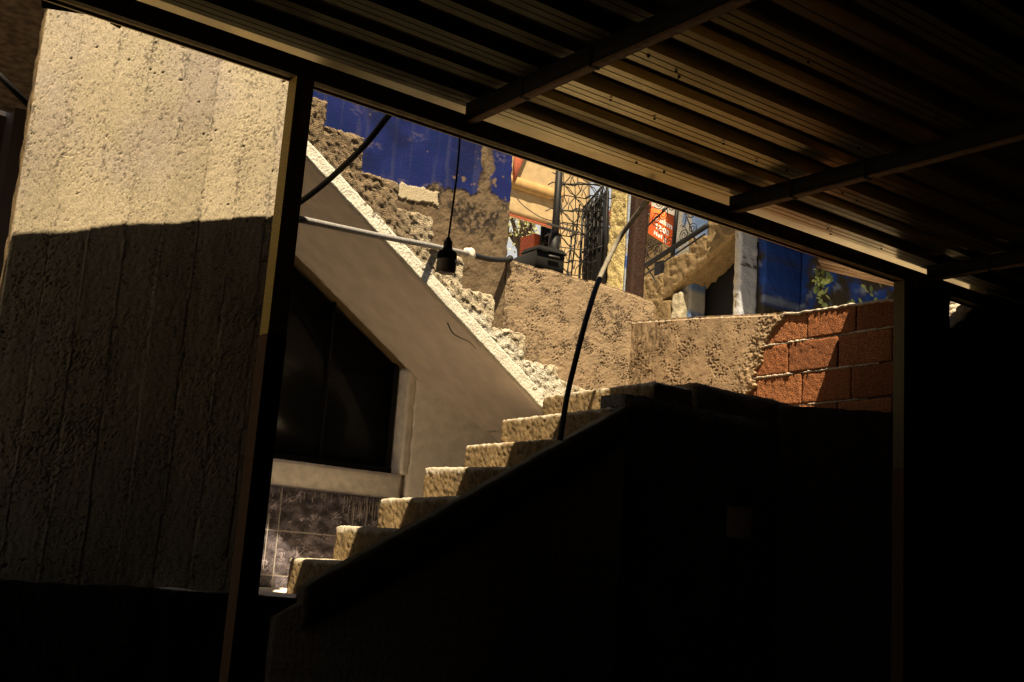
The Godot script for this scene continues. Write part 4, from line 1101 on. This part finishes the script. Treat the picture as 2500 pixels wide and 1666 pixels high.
	var bt2 := func(p: Vector3) -> Color:
		var k := Color(0.02, 0.07, 0.34) * (1.0 + 0.5 * NZ.get_noise_3d(p.z * 4.0, p.y * 4.0, 91.0))
		k = k.lerp(Color(0.05, 0.04, 0.03), smooth(-0.30, 0.08, NZ.get_noise_3d(p.z * 3.5, p.y * 3.5, 92.0)))
		k = k.lerp(Color(0.20, 0.25, 0.38), smooth(0.3, 0.5, NZ.get_noise_3d(p.z * 5.0, p.y * 5.0, 93.0)))
		k.a = 1.0
		return k
	put("wall", box(Vector3(8.3, 0.6, cz1 + 0.03), Vector3(8.5, 4.2, -3.6), 0.03, 0.03, 5.0, 0.0, bt2), M.blue_white, bw)
	put("return", box(Vector3(X0 + 0.21, 0.6, cz1 + 0.0), Vector3(8.3, 4.2, cz1 + 0.079), 0.03, 0.012, 5.0, 0.0, bt2), M.blue_white, bw)
	var lr := thing("lean_to_roof", "brown plank lean-to roof over the blue wall", "roof", Vector3(8.6, 3.5, -5.5))
	put("deck", hexa([Vector3(7.35, 3.62, -5.0), Vector3(10.5, 3.95, -5.0), Vector3(10.5, 3.95, -7.25), Vector3(7.35, 3.62, -7.25), Vector3(7.35, 3.66, -5.0), Vector3(10.5, 3.99, -5.0), Vector3(10.5, 3.99, -7.25), Vector3(7.35, 3.66, -7.25)]), M.timber, lr)
	for i in 3:
		var a: Vector3 = [Vector3(7.900, 2.928, -6.470), Vector3(8.000, 2.929, -6.528), Vector3(8.100, 2.950, -6.657)][i]
		var b: Vector3 = [Vector3(6.900, 2.294, -4.927), Vector3(7.000, 2.283, -4.962), Vector3(7.100, 2.287, -5.015)][i]
		put("batten", tube([a, b], 0.022, 0.022, 5), M.pale_timber, lr)
	put("log_end", tube([Vector3(6.950, 2.354, -5.071), Vector3(6.750, 2.247, -4.837)], 0.05, 0.04, 10), M.pale_timber, lr)
	vine()
	tree()

func vine() -> void:
	var t := thing("creeper", "creeper with a strand of leaves coloured bright as if sunlit on the shaded blue wall", "plant", Vector3(8.100, 2.591, -6.577))
	var path := [Vector3(8.050, 3.015, -6.485), Vector3(8.050, 2.885, -6.530), Vector3(8.050, 2.791, -6.551), Vector3(8.050, 2.719, -6.587), Vector3(8.050, 2.552, -6.513)]
	put("stem", tube(path, 0.008, 0.005, 5), M.bark, t)
	var st := start()
	var leaf := func(c: Vector3, s: float):
		var a := Basis(Vector3(rng.randf() - 0.5, rng.randf() - 0.5, rng.randf() - 0.5).normalized(), rng.randf() * TAU)
		var e := []
		for q in [[0.0, -1.0, 0.0], [0.55, -0.35, 0.12], [0.5, 0.35, 0.1], [0.0, 1.0, -0.1], [-0.5, 0.35, 0.1], [-0.55, -0.35, 0.12]]:
			e.append(c + a * (Vector3(q[0], q[1], q[2]) * s))
		for k in [[0, 1, 5], [1, 2, 5], [2, 4, 5], [2, 3, 4]]:
			for i in k: st.add_vertex(e[i])
	for i in 46:
		var f := rng.randf()
		var k := mini(3, int(f * 4.0))
		leaf.call(path[k].lerp(path[k + 1], f * 4.0 - k) + Vector3(rng.randf_range(-0.05, 0.02), rng.randf_range(-0.06, 0.06), rng.randf_range(-0.07, 0.07)), rng.randf_range(0.022, 0.05))
	for i in 90:
		leaf.call(Vector3(8.2 + rng.randf_range(-0.06, 0.06), rng.randf_range(2.2, 3.2), rng.randf_range(-6.4, -5.0)), rng.randf_range(0.02, 0.045))
	var o := put("leaves", done(st), M.leaf, t)
	o.set_meta("kind", "stuff")

func tree() -> void:
	var t := thing("bare_tree", "dark branching tree with sparse pale leaves against the white sky", "tree", Vector3(10.967, 5.063, -15.000))
	var b: Vector3 = Vector3(10.994, 4.852, -15.000)
	var st := start()
	var n := 0
	var tips := []
	var fork: Vector3 = Vector3(10.937, 5.420, -15.000)
	n = tube([b, fork.lerp(b, 0.5) + Vector3(0.03, 0, 0), fork], 0.10, 0.075, 8, 4, st, n)
	for e in [Vector3(10.454, 5.677, -14.700), Vector3(10.891, 5.906, -15.100), Vector3(11.153, 6.030, -15.200), Vector3(11.187, 5.863, -14.900), Vector3(11.512, 5.724, -15.300), Vector3(10.650, 5.498, -15.000), Vector3(11.084, 5.306, -14.800)]:
		var mid: Vector3 = fork.lerp(e, 0.5) + Vector3(rng.randf_range(-0.1, 0.1), 0.08, rng.randf_range(-0.1, 0.1))
		n = tube([fork.lerp(b, rng.randf() * 0.3), mid, e], 0.055, 0.016, 6, 4, st, n)
		for k in 5:
			var s: Vector3 = mid.lerp(e, rng.randf())
			var q := s + Vector3(rng.randf_range(-0.4, 0.4), rng.randf_range(0.0, 0.4), rng.randf_range(-0.4, 0.4))
			n = tube([s, q], 0.014, 0.006, 4, 2, st, n)
			tips.append(q)
		tips.append(e)
	put("trunk", done(st), M.bark, t)
	var lf := start()
	for i in 1500:
		var c: Vector3 = tips[rng.randi() % tips.size()] + Vector3(rng.randfn(0, 0.22), rng.randfn(0, 0.22), rng.randfn(0, 0.25))
		var u := Vector3(rng.randfn(), rng.randfn(), rng.randfn()).normalized() * rng.randf_range(0.015, 0.035)
		var v := Vector3(rng.randfn(), rng.randfn(), rng.randfn()).normalized() * rng.randf_range(0.012, 0.025)
		for p in [c - u, c + v, c + u, c - u, c + u, c - v]: lf.add_vertex(p)
	var o := put("crown", done(lf), M.pale_leaf, t)
	o.set_meta("kind", "stuff")

# ---------------------------------------------------------------- pipes, hoses, lamp and other small things
func small_things() -> void:
	# hanging bulb
	var lb := thing("hanging_bulb", "dark unlit bulb hanging on a black cord from the shed's front beam", "lamp", Vector3(2.469, 1.246, -3.880))
	var bt: Vector3 = Vector3(2.471, 1.346, -3.880)
	put("cord", tube([Vector3(2.484, 1.808, -3.880), Vector3(2.485, 1.615, -3.880), bt], 0.0042, 0.0042, 6), M.rubber, lb)
	var k := 0.00163
	var pr := func(a): 
		var o := []
		for q in a: o.append(Vector2(q[0] * k, -q[1] * k))
		return o
	put("socket", lathe(pr.call([[0, 0], [5, 1], [7, 8], [11, 12], [11, 26], [12, 28], [12, 34], [0, 34]]), 20), M.rubber, lb, bt)
	put("cap", lathe(pr.call([[0, 30], [12, 30], [15, 34], [22, 38], [24.5, 44], [24.5, 56], [24, 58], [0, 58]]), 28), M.black_box, lb, bt)
	var gm := mat(Color(0.22, 0.18, 0.13), 0.25)
	put("globe", lathe(pr.call([[0, 58.5], [24, 58.5], [24.6, 66], [24.4, 82], [22.5, 89], [18, 91.5], [0, 92]]), 28), gm, lb, bt)
	# black hose from the eave down to the concrete wall
	var h1 := put("black_hose", tube([Vector3(2.185, 1.826, -3.870), Vector3(2.167, 1.773, -3.930), Vector3(2.128, 1.669, -4.020), Vector3(2.113, 1.587, -4.250), Vector3(2.077, 1.529, -4.340), Vector3(2.052, 1.497, -4.390)], 0.0125, 0.0125, 10, 10), M.rubber)
	tag(h1, "black hose slanting from the eave down to the concrete wall, crossing the blue wall", "hose")
	# long bent hose from the eave to the stair
	var h2 := thing("bent_hose", "long bowed hose from the eave down to the lower stair, sunlit upper part painted pale, shaded lower part painted black", "hose", Vector3(3.357, 0.677, -4.200))
	var hp := [Vector3(3.656, 1.854, -3.990), Vector3(3.812, 1.870, -4.250), Vector3(3.841, 1.775, -4.420), Vector3(3.759, 1.617, -4.420), Vector3(3.678, 1.499, -4.380)]
	put("sunlit_length", tube(hp, 0.0125, 0.0125, 10, 10, null, 0, 0.1), M.hose, h2)  # one hose in two colours, sun and shade put into them
	put("shaded_length", tube([Vector3(3.688, 1.518, -4.380), Vector3(3.618, 1.425, -4.330), Vector3(3.504, 1.235, -4.250), Vector3(3.419, 1.037, -4.200), Vector3(3.375, 0.864, -4.190), Vector3(3.358, 0.663, -4.200)], 0.0135, 0.0135, 10, 10), M.rubber, h2)
	# conduit between concrete wall and parapet
	var cd := thing("conduit", "grey dusty conduit pipe crossing from the concrete wall to the parapet", "pipe", Vector3(2.852, 1.650, -5.000))
	var ca: Vector3 = Vector3(2.057, 1.430, -4.400)
	var cb: Vector3 = Vector3(3.730, 1.882, -5.620)
	var cc: Vector3 = Vector3(4.299, 2.044, -6.020)
	put("pipe", tube([ca, Vector3(2.642, 1.578, -4.800), Vector3(3.149, 1.707, -5.130), cb], 0.0155, 0.0145, 12, 8), M.conduit, cd)
	put("dark_length", tube([cb, cb.lerp(cc, 0.5) + Vector3(0, -0.012, 0), cc], 0.0165, 0.0165, 12, 6), M.rubber, cd)
	put("end_cap", tube([cc, Vector3(4.322, 2.065, -6.030)], 0.021, 0.021, 12), M.rubber, cd)
	put("tape", sheet(20, 14, func(u, v):
		var a: float = u * TAU
		var d := (cb - ca).normalized()
		var r := 0.026 * sin(lerpf(0.25, 2.9, v)) * (1.0 + 0.5 * NZ.get_noise_3d(cos(a) * 1.2, sin(a) * 1.2, v * 3.0)) + 0.012
		var s := d.cross(Vector3.UP).normalized()
		return cb + d * lerpf(-0.045, 0.045, v) + (s * cos(a) + d.cross(s) * sin(a)) * r), M.tape, cd)
	# brackets under the eave
	var bk := thing("eave_bracket", "small bent bracket clinging under the eave above the blue wall", "bracket", Vector3(2.429, 1.795, -3.885))
	put("block", hexa([Vector3(2.393, 1.770, -3.885), Vector3(2.461, 1.814, -3.885), Vector3(2.499, 1.842, -3.945), Vector3(2.430, 1.797, -3.945), Vector3(2.374, 1.792, -3.885), Vector3(2.425, 1.830, -3.885), Vector3(2.463, 1.858, -3.945), Vector3(2.411, 1.820, -3.945)], 0.0, 0, 1, 0.003), M.bracket, bk)
	put("hook", tube([Vector3(2.438, 1.823, -3.980), Vector3(2.420, 1.829, -3.980), Vector3(2.414, 1.846, -3.980), Vector3(2.397, 1.848, -3.980)], 0.006, 0.004, 6), M.iron, bk)
	var b2 := thing("eave_bracket", "short wooden block clamped under the eave above the concrete wall", "bracket", Vector3(1.078, 1.777, -3.885))
	put("block", hexa([Vector3(1.053, 1.765, -3.885), Vector3(1.088, 1.758, -3.885), Vector3(1.104, 1.783, -3.940), Vector3(1.068, 1.790, -3.940), Vector3(1.068, 1.812, -3.885), Vector3(1.110, 1.808, -3.885), Vector3(1.126, 1.834, -3.940), Vector3(1.083, 1.837, -3.940)]), M.bracket, b2)
	put("clamp", hexa([Vector3(1.050, 1.779, -3.890), Vector3(1.068, 1.779, -3.890), Vector3(1.083, 1.804, -3.945), Vector3(1.065, 1.804, -3.945), Vector3(1.050, 1.798, -3.890), Vector3(1.074, 1.803, -3.890), Vector3(1.089, 1.828, -3.945), Vector3(1.065, 1.823, -3.945)]), M.iron, b2)
	put("wire", tube([Vector3(1.141, 1.847, -3.980), Vector3(1.171, 1.841, -4.000), Vector3(1.189, 1.848, -4.000), Vector3(1.193, 1.855, -3.980)], 0.003, 0.003, 5), M.iron, b2)
	var pl := put("dark_flashing", hexa([Vector3(0.854, 1.789, -3.990), Vector3(1.023, 1.821, -3.990), Vector3(1.026, 1.826, -4.000), Vector3(0.856, 1.793, -4.000), Vector3(0.850, 1.816, -3.990), Vector3(1.019, 1.849, -3.990), Vector3(1.022, 1.854, -4.000), Vector3(0.852, 1.820, -4.000)]), M.black_box)
	tag(pl, "dark metal strip under the eave at the top left", "flashing")
	# bar left of the concrete wall
	var br := put("slanting_bar", tube([Vector3(0.826, 1.934, -4.900), Vector3(1.068, 1.767, -4.900)], 0.014, 0.014, 8), M.iron)
	tag(br, "dark bar slanting behind the left edge of the concrete wall", "bar")
	# thin wires
	var w1 := put("slack_wire", tube([Vector3(5.126, 3.000, -7.200), Vector3(5.163, 2.875, -7.100), Vector3(5.262, 2.780, -7.000), Vector3(5.386, 2.758, -6.950), Vector3(5.567, 2.767, -6.950)], 0.004, 0.004, 5, 8), M.cable_brown)
	tag(w1, "thin slack wire from the blue house to the dark pipe", "wire")
	# paper on the dark stair side
	var pz := -4.19
	var nt := put("paper_notice", sheet(6, 8, func(u, v):
		var a: Vector3 = Vector3(4.497, 0.478, -4.240).lerp(Vector3(4.680, 0.484, -4.240), u)
		var b: Vector3 = Vector3(4.492, 0.321, -4.240).lerp(Vector3(4.671, 0.324, -4.240), u)
		var p := a.lerp(b, v)
		return p + Vector3(0, 0, 0.006 * sin(u * 3.0) * v)), M.notice)
	tag(nt, "pale blank sheet of paper stuck on the black side of the landing", "paper")
	# sunlit rubble behind the notch
	var poss := [Vector3(6.668, 1.881, -4.400), Vector3(6.721, 1.929, -4.400), Vector3(6.847, 1.990, -4.450), Vector3(6.845, 1.997, -4.500), Vector3(6.969, 2.057, -4.500), Vector3(7.103, 2.122, -4.550), Vector3(7.109, 2.149, -4.600), Vector3(7.161, 2.196, -4.600), Vector3(7.255, 2.240, -4.600), Vector3(7.048, 2.088, -4.600), Vector3(7.056, 2.135, -4.500)]
	for i in poss.size():
		var o := put("rubble_stone", lump(Vector3(0.05, 0.035, 0.05) * rng.randf_range(0.7, 1.4), i * 3.1, 7), M.mortar, null, poss[i])
		tag(o, "pale stone in the sunlit rubble heap seen through the wall's notch", "stone", "stones of the rubble heap")
	var heap := put("rubble_heap", sheet(30, 30, func(u, v):
		var x := lerpf(5.7, 7.6, u)
		var z := lerpf(-4.05, -5.6, v)
		var h: float = 1.45 + 0.62 * smooth(6.1, 7.2, x) + 0.05 * NZ.get_noise_2d(x * 8.0, z * 8.0)
		return Vector3(x, h, z)), M.mortar)
	tag(heap, "pale heap of sunlit rubble behind the black front wall", "rubble", "", "stuff")
	var pb := thing("pale_crate", "small pale box lying on the rubble at the far right", "box", Vector3(7.211, 2.252, -4.500))
	put("side", hexa([Vector3(7.076, 2.175, -4.500), Vector3(7.179, 2.196, -4.500), Vector3(7.339, 2.245, -4.600), Vector3(7.234, 2.224, -4.600), Vector3(7.077, 2.248, -4.500), Vector3(7.180, 2.264, -4.500), Vector3(7.340, 2.314, -4.600), Vector3(7.235, 2.298, -4.600)]), M.brown_plaster, pb)
	put("lid", hexa([Vector3(7.190, 2.211, -4.500), Vector3(7.401, 2.261, -4.500), Vector3(7.599, 2.321, -4.620), Vector3(7.382, 2.270, -4.620), Vector3(7.191, 2.272, -4.500), Vector3(7.402, 2.292, -4.500), Vector3(7.599, 2.353, -4.620), Vector3(7.383, 2.333, -4.620)]), M.mortar, pb)
